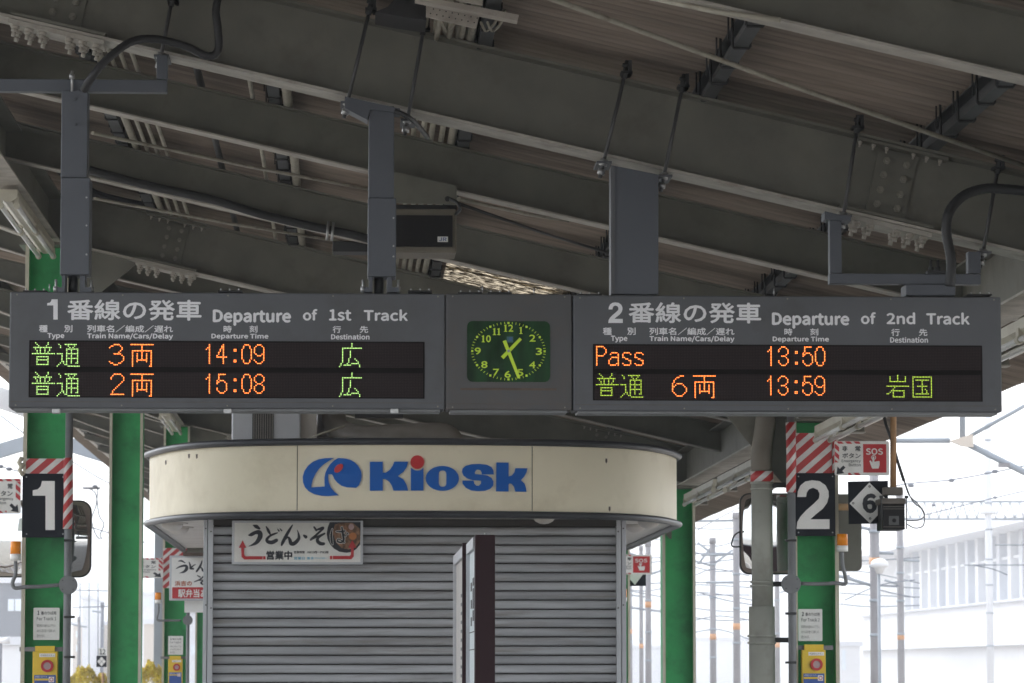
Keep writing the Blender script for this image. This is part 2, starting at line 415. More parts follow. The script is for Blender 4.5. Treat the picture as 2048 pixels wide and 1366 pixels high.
# purlins with hook bolts
PX = [-4.3, -3.34, -2.36, -1.38, -.4, .58, 1.56, 2.54, 3.46]
for X in PX:
    z = 4.442 + SL * X
    b = MB().box(X - .03, X + .03, 3, 92, z, z + .006).box(X + .024, X + .03, 3, 92, z + .006, z + .098).box(X - .03, X + .03, 3, 92, z + .092, z + .098).box(X - .03, X - .025, 3, 92, z + .006, z + .025)
    b.build('purlin', M['purlin'], canopy)
hk = MB().tube([(-.036, 0, .16), (-.036, 0, .0), (-.03, 0, -.008), (.03, 0, -.008), (.036, 0, 0), (.036, 0, .03)], .0055, 6)
hk.tube([(-.05, .02, .03), (-.05, .02, .14)], .004, 5)
hkm = hk.mesh('hook_bolt', M['hook'])
far = MB()
for X in PX:
    z = 4.442 + SL * X; k = 0; y = 9.6
    while y < 60:
        yy = y + random.uniform(-.04, .04)
        if X in (-1.38, -.4, .58, 1.56, 2.54) and y < 34: inst('hook_bolt', hkm, canopy, Matrix.Translation((X, yy, z)))
        else: far.tube([(X - .036, yy, z + .1), (X - .036, yy, z - .008), (X + .036, yy, z - .008), (X + .036, yy, z + .03)], .0055, 4)
        y += .46
far.build('hook_bolts', M['hook'], canopy, kind='stuff')
# roof sheets
PIT = .093; NW = 10; SW = PIT * NW
def sheet_mesh(L, mm):
    v = []; f = []; n = NW * 6 + 6
    for k in range(n + 1):
        y = k * PIT / 6; z = .019 * math.cos(2 * math.pi * k / 6)
        v += [(0, y, z), (L, y, z + SL * L), (0, y, z + .006), (L, y, z + SL * L + .006)]
    for k in range(n):
        a = 4 * k; f += [(a, a + 4, a + 5, a + 1), (a + 2, a + 3, a + 7, a + 6)]
    f += [(4 * k, 4 * k + 2, 4 * k + 6, 4 * k + 4) for k in range(n)] + [(4 * k + 1, 4 * k + 5, 4 * k + 7, 4 * k + 3) for k in range(n)]
    b = MB(); b.add(v, f, False); return b.mesh('roof_sheet', mm)
rows = [(-4.87, 2.57), (-2.4, 1.98), (-.52, 2.10), (1.48, 1.14), (2.52, 2.0)]
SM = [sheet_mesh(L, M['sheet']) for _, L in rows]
# the one clear sheet
mt = bpy.data.materials.new('dirty_translucent_sheet'); mt.use_nodes = True
n = mt.node_tree.nodes; l = mt.node_tree.links
for q in list(n): n.remove(q)
out = n.new('ShaderNodeOutputMaterial'); tr_ = n.new('ShaderNodeBsdfTranslucent'); df = n.new('ShaderNodeBsdfDiffuse'); mx = n.new('ShaderNodeMixShader'); tp = n.new('ShaderNodeBsdfTransparent'); m2 = n.new('ShaderNodeMixShader')
tr_.inputs[0].default_value = (.70, .64, .54, 1); df.inputs[0].default_value = (.12, .09, .06, 1); tp.inputs[0].default_value = (.8, .78, .72, 1)
tc = n.new('ShaderNodeTexCoord'); mp = n.new('ShaderNodeMapping'); mp.inputs["Scale"].default_value = (5, 34, 1)
no = n.new('ShaderNodeTexNoise'); no.inputs['Scale'].default_value = 3; no.inputs['Detail'].default_value = 7; no.inputs['Roughness'].default_value = .75
rp = n.new('ShaderNodeMapRange'); rp.inputs[1].default_value = .47; rp.inputs[2].default_value = .53
l.new(tc.outputs['Object'], mp.inputs[0]); l.new(mp.outputs[0], no.inputs[0]); l.new(no.outputs[0], rp.inputs[0])
l.new(tr_.outputs[0], m2.inputs[1]); l.new(tp.outputs[0], m2.inputs[2]); m2.inputs[0].default_value = .18
l.new(rp.outputs[0], mx.inputs[0]); l.new(m2.outputs[0], mx.inputs[1]); l.new(df.outputs[0], mx.inputs[2]); l.new(mx.outputs[0], out.inputs[0])
SKY = (.66, .86)          # clear strip X from, length
clear_m = sheet_mesh(SKY[1], mt)
fars = [MB() for _ in rows]
y = 2.6; k = 0
clear_rows = set()
while y < 92:
    for r, (x, L) in enumerate(rows):
        z = 4.56 + SL * x + (.008 if r % 2 else 0) + (.003 if k % 2 else 0)
        isclear = (r in (2,)) and 23.9 < y < 26.9
        if isclear:
            # opaque sheet up to the clear strip, then the clear strip
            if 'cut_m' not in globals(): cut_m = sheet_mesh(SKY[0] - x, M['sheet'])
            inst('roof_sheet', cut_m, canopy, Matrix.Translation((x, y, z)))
            o = inst('clear_roof_sheet', clear_m, canopy, Matrix.Translation((SKY[0], y, 4.56 + SL * SKY[0] + (.003 if k % 2 else 0))))
            o['label'] = 'dirty see-through roof sheet letting daylight in'
        elif 8 < y < 40:
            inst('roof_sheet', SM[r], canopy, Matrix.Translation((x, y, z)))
        else:
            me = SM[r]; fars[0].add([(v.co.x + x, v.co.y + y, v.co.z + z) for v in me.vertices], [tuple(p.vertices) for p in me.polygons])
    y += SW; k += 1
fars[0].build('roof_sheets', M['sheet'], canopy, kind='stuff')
# white eave channels under the sheet ends
for X in (4.06, -4.38):
    z = 4.44 + SL * X
    MB().box(X - .03, X + .03, 3, 92, z, z + .1).build('eave_channel', M['eavewhite'], canopy)

# conduits lying on the beams
cond = [(-1.31, .023, 'pipe'), (-1.24, .012, 'pipe'), (-1.18, .012, 'pipe'), (-1.117, .012, 'pipe'), (-.79, .02, 'darkpipe'),
        (-.52, .012, 'pipe'), (-.335, .025, 'pipe'), (.319, .013, 'pipe'), (.368, .015, 'pipe'), (.411, .015, 'pipe'), (.463, .015, 'pipe'), (.518, .022, 'pipe')]
CL = {-1.31: 'thick cream conduit above the roof beams just right of the first grey post', -1.24: 'first thin cream conduit right of the thick one beside the first post', -1.18: 'second thin cream conduit right of the thick one beside the first post',
      -1.117: 'third thin cream conduit right of the thick one beside the first post', -.79: 'dark conduit above the beams midway between the first two grey posts', -.52: 'lone thin cream conduit left of the purlin before the second post',
      -.335: 'thick cream conduit right of the purlin before the second grey post', .319: 'thinnest cream conduit of the bundle right of the second grey post', .368: 'second cream conduit of the bundle right of the second grey post',
      .411: 'third cream conduit of the bundle right of the second grey post', .463: 'fourth cream conduit of the bundle right of the second grey post', .518: 'thickest cream conduit of the bundle right of the second grey post'}
for X, r, mm in cond:
    z = 4.44 + SL * X + r + .004
    pts = [(X + .006 * math.sin(k * 1.7), 3 + k * 3.6, z + .004 * math.sin(k)) for k in range(25)]
    o = MB().tube(pts, r, 8).build('roof_conduit', M[mm])
    tag(o, CL[round(X, 3)], 'conduit', 'conduits running along the roof beams')
# roof bracing rods (photo endpoints at their own distances)
for a, b, r, mm, lab in [((1000, -40, 12.7), (2062, 336, 15.35), .011, 'pipe', 'long bracing rod across the roof bay above the second board'),
                   ((1300, -5, 12.55), (1560, 40, 12.3), .010, 'pipe', 'short bracing rod near the top edge of the roof'),
                   ((917, 398, 18.85), (1165, 446, 21.6), .011, 'pipe', 'pale bracing rod running right from the loudspeaker bracket'),
                   ((917, 407, 18.85), (1240, 513, 21.6), .009, 'darkpipe', 'dark bracing rod sagging right from the loudspeaker bracket'),
                   ((185, 266, 18.85), (760, 383, 21.6), .010, 'pipe', 'bracing rod between the first and second grey posts'),
                   ((190, 397, 21.9), (700, 486, 24.6), .010, 'pipe', 'bracing rod below the black cable behind the first grey post')]:
    p = at(*a); q = at(*b)
    tag(MB().tube([p, (p + q) / 2 + Vector((0, 0, -.01)), q], r, 8).build('bracing_rod', M[mm]), lab, 'rod')
# thick black cable lying along the flange of beam four
pts = [at(x, y, 21.62) for x, y in [(178, 340), (300, 372), (420, 398), (520, 428), (620, 452), (690, 466), (738, 478)]]
cb = MB().tube(smooth([tuple(p) for p in pts], 4), .026, 10); o = cb.build('power_cable', M['hook'])
tag(o, 'thick black power cable lying along the flange of a roof beam', 'cable')
cl = MB(); a = at(657, 462, 21.6)
for dz in (-.05,): cl.tube([(a.x, a.y - .03, a.z + .055), (a.x - .01, a.y - .04, a.z - .06)], .008, 6).tube([(a.x + .03, a.y - .03, a.z + .05), (a.x + .02, a.y - .04, a.z - .065)], .008, 6)
cl.build('cable_clamp', M['zinc'], o)
o = MB(); pxbox(o, 665, 482, 735, 503, 21.9, .2); tag(o.build('junction_box', M['darkpipe'], bevel=.005), 'black box under the cable left of the second grey post', 'box')
# straps
def arc_cable(name, pts, r, m, label, n=5, rings=False):
    P = smooth([tuple(at(*p)) for p in pts], n)
    rr = [r * (1 + (.07 if (k % 2) else 0)) for k in range(len(P))] if rings else r
    return tag(MB().tube(P, rr, 12).build(name, m), label, 'cable')
arc_cable('flexible_conduit', [(168, 180, 15.25), (183, 155, 15.2), (215, 118, 15.2), (262, 84, 15.25), (310, 78, 15.3), (370, 92, 15.35), (415, 112, 15.38), (436, 100, 15.38), (436, 60, 15.38), (432, 20, 15.38), (440, -20, 15.4)], .017, M['darkpipe'], 'black flexible conduit looping from the first grey post up the beam', 9, True)
arc_cable('flexible_conduit', [(1900, 572, 15.2), (1902, 520, 15.2), (1893, 465, 15.2), (1898, 425, 15.2), (1925, 393, 15.22), (1965, 378, 15.25), (2010, 378, 15.25), (2070, 384, 15.25)], .021, M['darkpipe'], 'grey flexible conduit arching off to the edge above the second board', 9, True)
arc_cable('flexible_conduit', [(790, 222, 15.35), (815, 233, 15.35), (835, 250, 15.5), (855, 275, 15.9)], .011, M['darkpipe'], 'short black conduit beside the top of the second grey post', 6)
arc_cable('wall_conduit', [(118, 213, 24.0), (80, 208, 24.0), (52, 235, 24.0), (45, 290, 24.0), (45, 355, 23.9), (25, 380, 23.6), (8, 402, 23.2), (20, 420, 23.0)], .018, M['pipe'], 'bent cream conduit dropping to the light fitting left of the first post', 6)
arc_cable('power_cable', [(30, 275, 23.9), (80, 300, 24.2), (125, 345, 24.5), (185, 385, 24.7), (240, 402, 24.75), (320, 418, 24.75)], .03, M['darkpipe'], 'black cable sagging behind the first grey post', 6)

# perforated tray over the beam
tray = thing('cable_tray', 'white perforated cable tray above the beam at the top edge', 'cable tray', at(900, 20, 14.6))
pm = mat('perforated_white', (.42, .38, .33), .6, var=.2, dirt=(.1, .08, .06), dirt_amt=.5, dirt_scale=8)
a = MB()
a.prism(pxpoly([(853, 0), (962, 20), (952, 57), (852, 33)], 14.7), 14.7, 14.72); a.build('tray_side', pm, tray)
hl = MB()
for i in range(8):
    for j in range(3):
        q = at(861 + i * 12.5 + (6 if j % 2 else 0), 9 + j * 9 + i * 2.6, 14.697); hl.disc(q.x, q.z, .003, q.y - .001, q.y, 8)
hl.build('tray_holes', M['louvre'], tray, kind='stuff')
MB().prism(pxpoly([(830, -6), (1037, 34), (1034, 46), (830, 4)], 14.6), 14.55, 14.63).build('tray_lip', pm, tray)
MB().prism(pxpoly([(915, -60), (970, -50), (965, 10), (912, 0)], 14.4), 14.4, 14.42).build('tray_side', pm, tray)
for x in (880, 905, 930, 950): MB().tube([at(x, 30, 14.75), at(x - 4, 60, 15.2), at(x - 10, 90, 15.9)], .012, 8).build('cable', M['pipe'], tray)
for x in (893, 972, 985): MB().tube(smooth([tuple(at(x - 10, 45, 14.8)), tuple(at(x, 62, 15.0)), tuple(at(x + 18, 45, 14.9)), tuple(at(x + 25, 20, 14.9))], 5), .006, 6).build('cable', M['pipe'], tray)
o = MB().prism(pxpoly([(750, 32), (775, 22), (790, 5), (812, -12), (850, -8), (852, 48), (830, 46), (790, 40)], 14.9), 14.8, 15.1).build('black_cover', M['louvre'], bevel=.01)
tag(o, 'black sagging sheet over the beam left of the perforated tray', 'cover')

# ------------------------------------------------------------------ fluorescent light fittings under the girders
def tube_light(X, Z, y0, y1, label):
    t = thing('light_fitting', label, 'light fitting', (X, (y0 + y1) / 2, Z), 'fluorescent fittings hung under the roof girders')
    MB().box(X - .055, X + .055, y0, y1, Z - .05, Z).prism([(X - .055, Z - .05), (X + .055, Z - .05), (X + .02, Z - .075), (X - .02, Z - .075)], y0, y1).build('housing', M['fixture'], t)
    mid = (y0 + y1) / 2
    for sx in (-.05, .05):
        for (a, b) in ((y0 + .03, mid - .02), (mid + .02, y1 - .03)):
            tb = MB().tube([(X + sx, a, Z - .095), (X + sx, b, Z - .095)], .015, 10).build('tube', M['tubeglass'], t)
            for e in (a, b): MB().tube([(X + sx, e - .02, Z - .095), (X + sx, e + .02, Z - .095)], .021, 10).box(X + sx - .012, X + sx + .012, e - .015, e + .015, Z - .095, Z - .04).build('lamp_holder', M['fixture'], tb)
    return t
for k, (yc, lab) in enumerate([(24.8, 'fluorescent fitting at the upper left beside the first number column'), (34.1, 'fluorescent fitting on the left girder behind the first board'), (43.4, 'fluorescent fitting seen just below the left board over the far green column')]):
    tube_light(-2.08, 4.50, yc - 3.0, yc - .25, lab)
for yc, lab in [(15.4, 'fluorescent fitting nearest the camera on the right girder'), (18.4, 'fluorescent fitting seen past the right end of the second board'), (21.5, 'long pale fluorescent fitting reaching from the board to the second number column'),
                (28.0, 'fluorescent fitting seen between the drain pipe and the second number column'), (31.1, 'fluorescent fitting with bare tubes beside the right end of the kiosk fascia'), (37.4, 'far fluorescent fitting hidden behind the kiosk on the right girder')]:
    tube_light(3.2, 3.24, yc, yc + 2.75, lab)

# ------------------------------------------------------------------ green columns
def column(X, Y, ztop, label):
    t = thing('green_column', label, 'column', (X, Y + .15, 0), 'green steel columns carrying the platform roof')
    MB().box(X - .135, X + .135, Y + .145, Y + .155, 0, ztop).build('web', M['green'], t)
    for s in (-1, 1):
        x0, x1 = sorted((X + s * .135, X + s * .152))
        MB().box(x0, x1, Y, Y + .3, 0, ztop).build('flange', M['green'], t)
        x0, x1 = sorted((X + s * .131, X + s * .157))
        MB().box(x0, x1, Y - .012, Y - .001, 0, ztop).build('edge_strip', M['cream'], t)
    MB().box(X - .2, X + .2, Y - .05, Y + .35, ztop - .02, ztop).build('cap_plate', M['beam'], t)
    MB().box(X - .22, X + .22, Y - .08, Y + .38, .004, .03).build('base_plate', M['green'], t)
    return t
for i, y in enumerate([15.5, 24.8, 34.1, 43.4, 52.7, 62, 71.3, 80.6]):
    L = ['green column out of view on the left', 'green column carrying the big number 1 plate', 'plain green column just left of the kiosk fascia',
         'far green column behind the noodle sign on the left', 'very far left green column behind the kiosk', 'sixth green column along the left row', 'seventh green column along the left row', 'last green column of the left row'][i]
    R = ['green column out of view on the right', 'green column carrying the big number 2 plate', 'plain green column just right of the kiosk fascia',
         'far green column hidden behind the right half of the kiosk', 'very far right green column behind the kiosk', 'sixth green column along the right row', 'seventh green column along the right row', 'last green column of the right row'][i]
    if y > 45 or y < 16: L += ' of the platform'
    column(-2.085 - (.03 if i == 2 else 0), y, 4.53, L)
    column(3.22 - (.1 if i == 2 else 0), y, 3.33, R)
# haunch plates between girder and column on the right
for y in (24.8, 34.1, 43.4):
    for (X, zb, s, lbl) in ((3.21, 3.335, -1, 'r'), (-2.1, 4.53, 1, 'l')):
        pts = [(X + s * .15, zb - .5), (X + s * .17, zb - .5), (X + s * .62, zb - .0 + (.05 if s < 0 else -.13)), (X + s * .15, zb + .05)]
        MB().prism(pts, y + .09, y + .11).build('haunch_plate', M['beam'], canopy)

# ------------------------------------------------------------------ departure boards
YS = 15.35
def board(name, label, x0, y0, x1, y1, m, cat='departure board'):
    a = at(x0, y0, YS); b = at(x1, y1, YS)
    t = thing(name, label, cat, ((a.x + b.x) / 2, YS + .1, b.z), None)
    MB().box(a.x, b.x, YS, YS + .17, b.z, a.z).build('housing', m, t, bevel=.006)
    MB().box(a.x + .02, b.x - .02, YS + .01, YS + .16, b.z - .010, b.z - .001).build('bottom_tray', M['greypipe'], t)
    n_ = 5 if b.x - a.x > 1 else 2
    for k in range(n_):
        for zz_ in (a.z - .012, b.z + .012):
            xx_ = a.x + .03 + (b.x - a.x - .06) * k / (n_ - 1); MB().disc(xx_, zz_, .0035, YS - .0015, YS, 8).build('screw', M['bolt'], t)
    MB().box(a.x + .008, b.x - .008, YS - .0012, YS, b.z + .026, b.z + .0272).build('seam', M['rust'], t)
    return t, a, b
B1, a1, b1 = board('departure_board', 'grey departure board for track 1 with four lit train rows of 3 and 2 cars', 20, 583.5, 889.4, 818.5, M['sign'])
CK, ac, bc = board('station_clock', 'grey box with a green-faced clock between the two departure boards', 891.4, 587, 1143.6, 820.5, M['clockbox'], 'clock')
B2, a2, b2 = board('departure_board', 'grey departure board for track 2 showing Pass at 13:50', 1146, 590, 2004.5, 824.5, M['sign'])
# LED windows
LEDC = {'o': emis('led_orange', (1.0, .20, .035), 1.35), 'g': emis('led_green', (.46, .80, .22), .62), 'y': emis('led_yellow_green', (.50, .72, .06), .45)}
# dark dot grid as a fine print
lm = bpy.data.materials.new('led_matrix'); lm.use_nodes = True
n = lm.node_tree.nodes; l = lm.node_tree.links; p = n['Principled BSDF']; p.inputs['Roughness'].default_value = .6; p.inputs['Specular IOR Level'].default_value = .15
tc = n.new('ShaderNodeTexCoord'); sp = n.new('ShaderNodeSeparateXYZ'); l.new(tc.outputs['Object'], sp.inputs[0])
pit = 3.1 * YS / FPX
def mth(op, x, y=0):
    q = n.new('ShaderNodeMath'); q.operation = op
    for k, v in enumerate((x, y)):
        if hasattr(v, 'default_value'): l.new(v, q.inputs[k])
        else: q.inputs[k].default_value = v
    return q.outputs[0]
sx = mth('ABSOLUTE', mth('SINE', mth('MULTIPLY', sp.outputs[0], math.pi / pit))); sz = mth('ABSOLUTE', mth('SINE', mth('MULTIPLY', sp.outputs[2], math.pi / pit)))
mask = mth('GREATER_THAN', mth('MULTIPLY', sx, sz), .72)
mx = n.new('ShaderNodeMix'); mx.data_type = 'RGBA'; l.new(mask, mx.inputs['Factor']); mx.inputs['A'].default_value = (.014, .009, .009, 1); mx.inputs['B'].default_value = (.055, .038, .038, 1)
l.new(mx.outputs['Result'], p.inputs['Base Color'])
def win(t, x0, y0, x1, y1, g0, g1):
    f = MB(); pxbox(f, x0 - 1, y0 - 1, x1 + 1, y1 + 1, YS - .003, .002); w = f.build('display_window', M['led'], t)
    for (ya, yb) in ((y0 + 1.5, g0), (g1, y1 - 1)):
        f = MB(); pxbox(f, x0 + 2, ya, x1 - 2, yb, YS - .0045, .001); f.build('led_panel', lm, w)
    return w
W1 = win(B1, 59.5, 681.5, 848, 795, 734, 744)
W2 = win(B2, 1186.8, 689, 1964.5, 801, 739, 748)
def R(s):
    out = {}
    for part in s.split(';'):
        r, c = part.split(':'); cs = []
        for q in c.split(','):
            if '-' in q: a, b = q.split('-'); cs += list(range(int(a), int(b) + 1))
            else: cs.append(int(q))
        if '-' in r: a, b = r.split('-'); rr = range(int(a), int(b) + 1)
        else: rr = [int(r)]
        for k in rr: out[k] = out.get(k, []) + cs
    return out
G = {'普': '0:3,11;1:4,11;2:5,10;3:2-13;4:3,6,9,12;5:4,6,9,12;6:4,6,9,11;7:1-15;9:4-11;10:4,11;11:4-11;12:4,11;13:4,11;14:4-11',
     '通': '1:2,6-13;2:3,8,12;3:3,9,11;4:7-14;5:7,10,14;6:7,10,14;7:1-4,7-14;8:4,7,10,14;9:4,7,10,14;10:4,7-14;11:4,7,10,14;12:4,5,7,10,14;13:3,5,7,10,13,14;14:2,6,7;15:1,8-15',
     '両': '1:1-15;2-4:8;5:2-14;6:2,8,14;7-10:2,5,8,11,14;11:2,5-11,14;12:2,5,11,14;13-14:2,14;15:2,13,14',
     'F3': '1:4-7;2:2,3,8;3:1,9;4:9;5:8;6:7;7:4-8;8:9;9-11:10;12:1,9;13:2,3,7,8;14:4-6', 'F2': '1:4-8;2:3,9;3-4:2,10;5:10;6:9;7:8;8:7;9:6;10:5;11:4;12-13:3;14:2-10',
     'F6': '1:6-8;2:4,5;3:3;4-5:2;6:1,4-7;7:1,3,8;8:1,2,9;9-11:1,10;12:2,9;13:3,8;14:4-7',
     '1': '1-13:3;3:2;4:1', '4': '1:4;2-3:3,4;4-5:2,4;6-7:1,4;8:0,4;9:0-6;10-13:4', ':': '4-5:3,4;11-12:3,4', '0': '1:2-4;2-3:1,5;4-10:0,6;11-12:1,5;13:2-4',
     '9': '1:2-4;2:1,5;3-6:0,6;7:1,5,6;8:2-4,6;9-10:6;11:0,6;12:1,5;13:2-4', '5': '1:1-5;2-4:1;5:0,2-4;6:0,1,5;7:0,6;8-9:6;10-11:0,6;12:1,5;13:2-4',
     '8': '1:2-4;2:1,5;3-5:0,6;6:1,5;7:2-4;8:1,5;9-11:0,6;12:1,5;13:2-4', '3': '1:2-4;2:1,5;3-4:0,6;5:6;6:5;7:2-4;8:5;9:6;10-11:0,6;12:1,5;13:2-4',
     '広': '0-2:9;3:3-15;4:3;5-9:3,8;10:3,7,11;11:3,7,12;12:3,7,13;13:2,6,9-13;14:2,4-8,14;15:1,14',
     '岩': '0:8;1-3:3,8,13;4:3-13;7:1-15;8:6;9:5;10:4-12;11:3,5,12;12:1,2,5,12;13:5,12;14:5-12',
     '国': '1:2-14;2:2,14;3:2,4-12,14;4-6:2,8,14;7:2,5-11,14;8:2,8,14;9:2,8,10,14;10-11:2,8,11,14;12:2,4-12,14;13:2,14;14:2-14',
     'P': '1:1-5;2:1,6;3-5:1,7;6:1,6;7:1-5;8-13:1', 'a': '5:3-6;6:2,7;7:7;8:3-7;9:2,7;10-11:1,7;12:1,6,7;13:2-5,7', 's': '5:3-6;6:2,7;7:2;8:2,3;9:4,5;10:6,7;11:7;12:2,7;13:3-6'}
def led(w, glyphs, x, y, col, wide):
    """one line of lit dots; x,y = photo place of its first column and row"""
    mb = MB(); p0 = at(x, y, YS - .006)
    r = pit * .35
    cx = 0
    for g in glyphs:
        for row, cols in R(G[g]).items():
            for c in cols:
                X = p0.x + (cx + c) * pit; Z = p0.z - row * pit
                mb.add([(X + r * math.cos(k * math.pi / 3), p0.y, Z + r * math.sin(k * math.pi / 3)) for k in range(6)], [tuple(range(6))])
        cx += wide
    mb.build('lit_dots', LEDC[col], w, kind='stuff')
for dy, num, tm in ((0, 'F3', '14:09'), (59.3, 'F2', '15:08')):
    led(W1, ['普', '通'], 62, 685.5 + dy, 'g', 16)
    led(W1, [num], 216.3, 686 + dy, 'o', 16); led(W1, ['両'], 259.2, 686 + dy, 'o', 16)
    led(W1, list(tm), 409.7, 686.3 + dy, 'o', 8); led(W1, ['広'], 676.1, 687 + dy, 'g', 16)
led(W2, list('Pass'), 1190.4, 688.8 + 1.2, 'o', 8); led(W2, list('13:50'), 1532.9, 690.8, 'o', 8)
led(W2, ['普', '通'], 1189.7, 747.7, 'y', 16); led(W2, ['F6'], 1342, 748.8, 'o', 16); led(W2, ['両'], 1384.1, 748.8, 'o', 16)
led(W2, list('13:59'), 1532.3, 749.5, 'o', 8); led(W2, ['岩', '国'], 1770.9, 750.8, 'y', 16)
# board lettering
def one(px, py, w, h, Y, m, parent, name='numeral'):
    P = [(.42, 0), (1, 0), (1, 1), (.58, 1), (.58, .30), (0, .30), (0, .19), (.22, .17), (.36, .11)]
    return MB().prism(pxpoly([(px + a * w, py + b * h) for a, b in P], Y), Y - .002, Y - .0005).build(name, m, parent)
def two(px, py, w, h, Y, m, parent, name='numeral'):
    out = [(.02, .34), (.04, .22), (.12, .10), (.27, .02), (.47, -.005), (.70, .015), (.88, .10), (.97, .22), (.98, .33), (.93, .46), (.80, .58), (.58, .70), (.42, .80), (1, .80), (1, 1), (0, 1), (.02, .86), (.12, .74), (.30, .61), (.52, .48), (.68, .37), (.70, .27), (.64, .19), (.50, .15), (.38, .18), (.31, .25), (.29, .34)]
    return MB().prism(pxpoly([(px + a * w, py + b * h) for a, b in out], Y), Y - .002, Y - .0005).build(name, m, parent)
YT = YS - .001
one(94.5, 598.7, 21, 40.5, YT, M['white'], B1); two(1216.5, 605, 29, 41, YT, M['white'], B2)
for t, L in ((B1, [('番線の発車', 134, 598.7, 403.4, 640.4, .019), ('Departure', 425.4, 619, 582.3, 651.5, .034), ('of', 605.6, 618, 635, 641.3, .034), ('1st', 658, 618.5, 703, 641.5, .034), ('Track', 727.3, 618.5, 816, 642, .034),
                   ('種', 77.8, 650, 95.4, 664.6, .02), ('別', 128.3, 650, 145, 664.6, .02), ('列車名／編成／遅れ', 174, 650, 346.3, 664.6, .02), ('時', 447, 651, 463.6, 665.2, .02), ('刻', 498.8, 651, 515, 665.2, .02), ('行', 665.3, 651.8, 682, 666, .02), ('先', 719.4, 651.8, 736.5, 666, .02),
                   ('Type', 94.5, 666, 128.8, 679, .032), ('Train Name/Cars/Delay', 174, 666, 346.3, 679.5, .032), ('Departure Time', 422.7, 666.8, 537, 679.5, .032), ('Destination', 662.2, 668, 739.1, 679, .032)]),
             (B2, [('番線の発車', 1257, 604.3, 1522.2, 646, .019), ('Departure', 1543.9, 625, 1698.6, 657, .034), ('of', 1721.7, 624.3, 1751.8, 648.5, .034), ('2nd', 1773, 624.5, 1830.3, 648.7, .034), ('Track', 1852.5, 624.7, 1939.4, 649.4, .034),
                   ('種', 1205.6, 655, 1223.4, 670, .02), ('別', 1254.4, 655, 1271.2, 670, .02), ('列車名／編成／遅れ', 1298.7, 655, 1469, 670, .02), ('時', 1568.7, 656.7, 1584.7, 670.8, .02), ('刻', 1620.2, 656.7, 1636.6, 670.8, .02), ('行', 1782.4, 657.5, 1799.3, 672, .02), ('先', 1837.8, 657.5, 1854.7, 672, .02),
                   ('Type', 1221.6, 671.3, 1254.8, 685, .032), ('Train Name/Cars/Delay', 1298.7, 671.3, 1469, 685, .032), ('Departure Time', 1545.2, 672.6, 1657.8, 685.4, .032), ('Destination', 1780.2, 674, 1856, 685.5, .032)])):
    for s, x0, y0, x1, y1, bo in L: text(s, x0, y0, x1, y1, YT, M['white'], t, bo)
# clips and lifting plates
for t, xs, yy in ((B1, (112, 455, 789), 821), (B2, (), 828)):
    for x in xs:
        f = MB(); pxbox(f, x - 8, yy - 4, x + 8, yy + 6, YS - .01, .03); f.build('latch', M['zinc'], t, bevel=.003)
for t, xs, yy in ((B1, (70, 460, 840), 582), (CK, (1000, 940), 585.5), (B2, (1180, 1960), 589)):
    for x in xs:
        f = MB(); pxbox(f, x - 24, yy - 1.5, x + 24, yy + 1.5, YS + .03, .1); o = f.build('lifting_plate', M['hook'], t)
        g = MB()
        for dx in (-18, 0, 18): q = at(x + dx, yy - 2, YS + .035); g.tube([(q.x, q.y, q.z - .004), (q.x, q.y, q.z + .006)], .004, 6)
        g.build('screws', M['zinc'], o, kind='stuff')
for t, x, y in ((B1, 99, 575), (CK, 965, 578), (CK, 1068, 583), (B2, 1548, 584)):
    q = at(x, y + 7, YS + .05); MB().tube([q, q + Vector((0, 0, .03))], .003, 6).build('stud', M['zinc'], t)

# posts
def box_px(t, name, x0, y0, x1, y1, Y, d, m, bevel=.003):
    f = MB(); pxbox(f, x0, y0, x1, y1, Y, d); return f.build(name, m, t, bevel=bevel)
def post(t, x0, x1, yt, ym, yb, label=None):
    up = box_px(t, 'post', x0 + 1.5, yt, x1 - 2, ym, YS + .02, .11, M['signpost'])
    lo = box_px(t, 'post_cover', x0, ym, x1 + 2, yb, YS + .005, .15, M['signpost'])
    for yy in (yt + 15, yt + 66):
        q = at((x0 + x1) / 2, yy, YS + .02); inst('bolt', nutS, up, Matrix.Translation(q))
    for yy in (ym + 40, ym + 96, yb - 40):
        if yy < yb - 20:
            q = at(x1 - 3, yy, YS + .005); MB().disc(q.x, q.z, .004, q.y - .004, q.y, 8).build('screw', M['zinc'], lo)
    a = at(x0 + 2, yb, YS + .04); b = at(x1 - 2, 585, YS + .04)
    f = MB(); w = (b.x - a.x)
    for (u0, u1) in ((0, .14), (.72, .92)): f.box(a.x + u0 * w, a.x + u1 * w, YS + .03, YS + .15, b.z, a.z)
    f.box(a.x - .02, a.x + .12 * w, YS + .02, YS + .16, b.z, b.z + .02).box(b.x - .1 * w, b.x + .02, YS + .02, YS + .16, b.z, b.z + .02)
    f.build('post_foot', M['signpost'], t)
    MB().tube([(a.x + .4 * w, YS + .09, b.z), (a.x + .4 * w, YS + .09, a.z)], .02, 10).build('cable_pipe', M['darkpipe'], t)
    for xx in (a.x - .025, b.x + .018):
        MB().tube([(xx, YS + .04, b.z - .002), (xx, YS + .04, b.z + .055)], .005, 6).tube([(xx, YS + .04, b.z), (xx, YS + .04, b.z + .025)], .011, 6).build('anchor_bolt', M['zinc'], t)
nutS = MB().tube([(0, 0, 0), (0, -.006, 0)], .012, 6).tube([(0, -.006, 0), (0, -.01, 0)], .006, 8).mesh('bolt', M['signpost'])
post(B1, 122, 176, 181, 355, 549)
post(B1, 736, 790, 212, 396, 553)
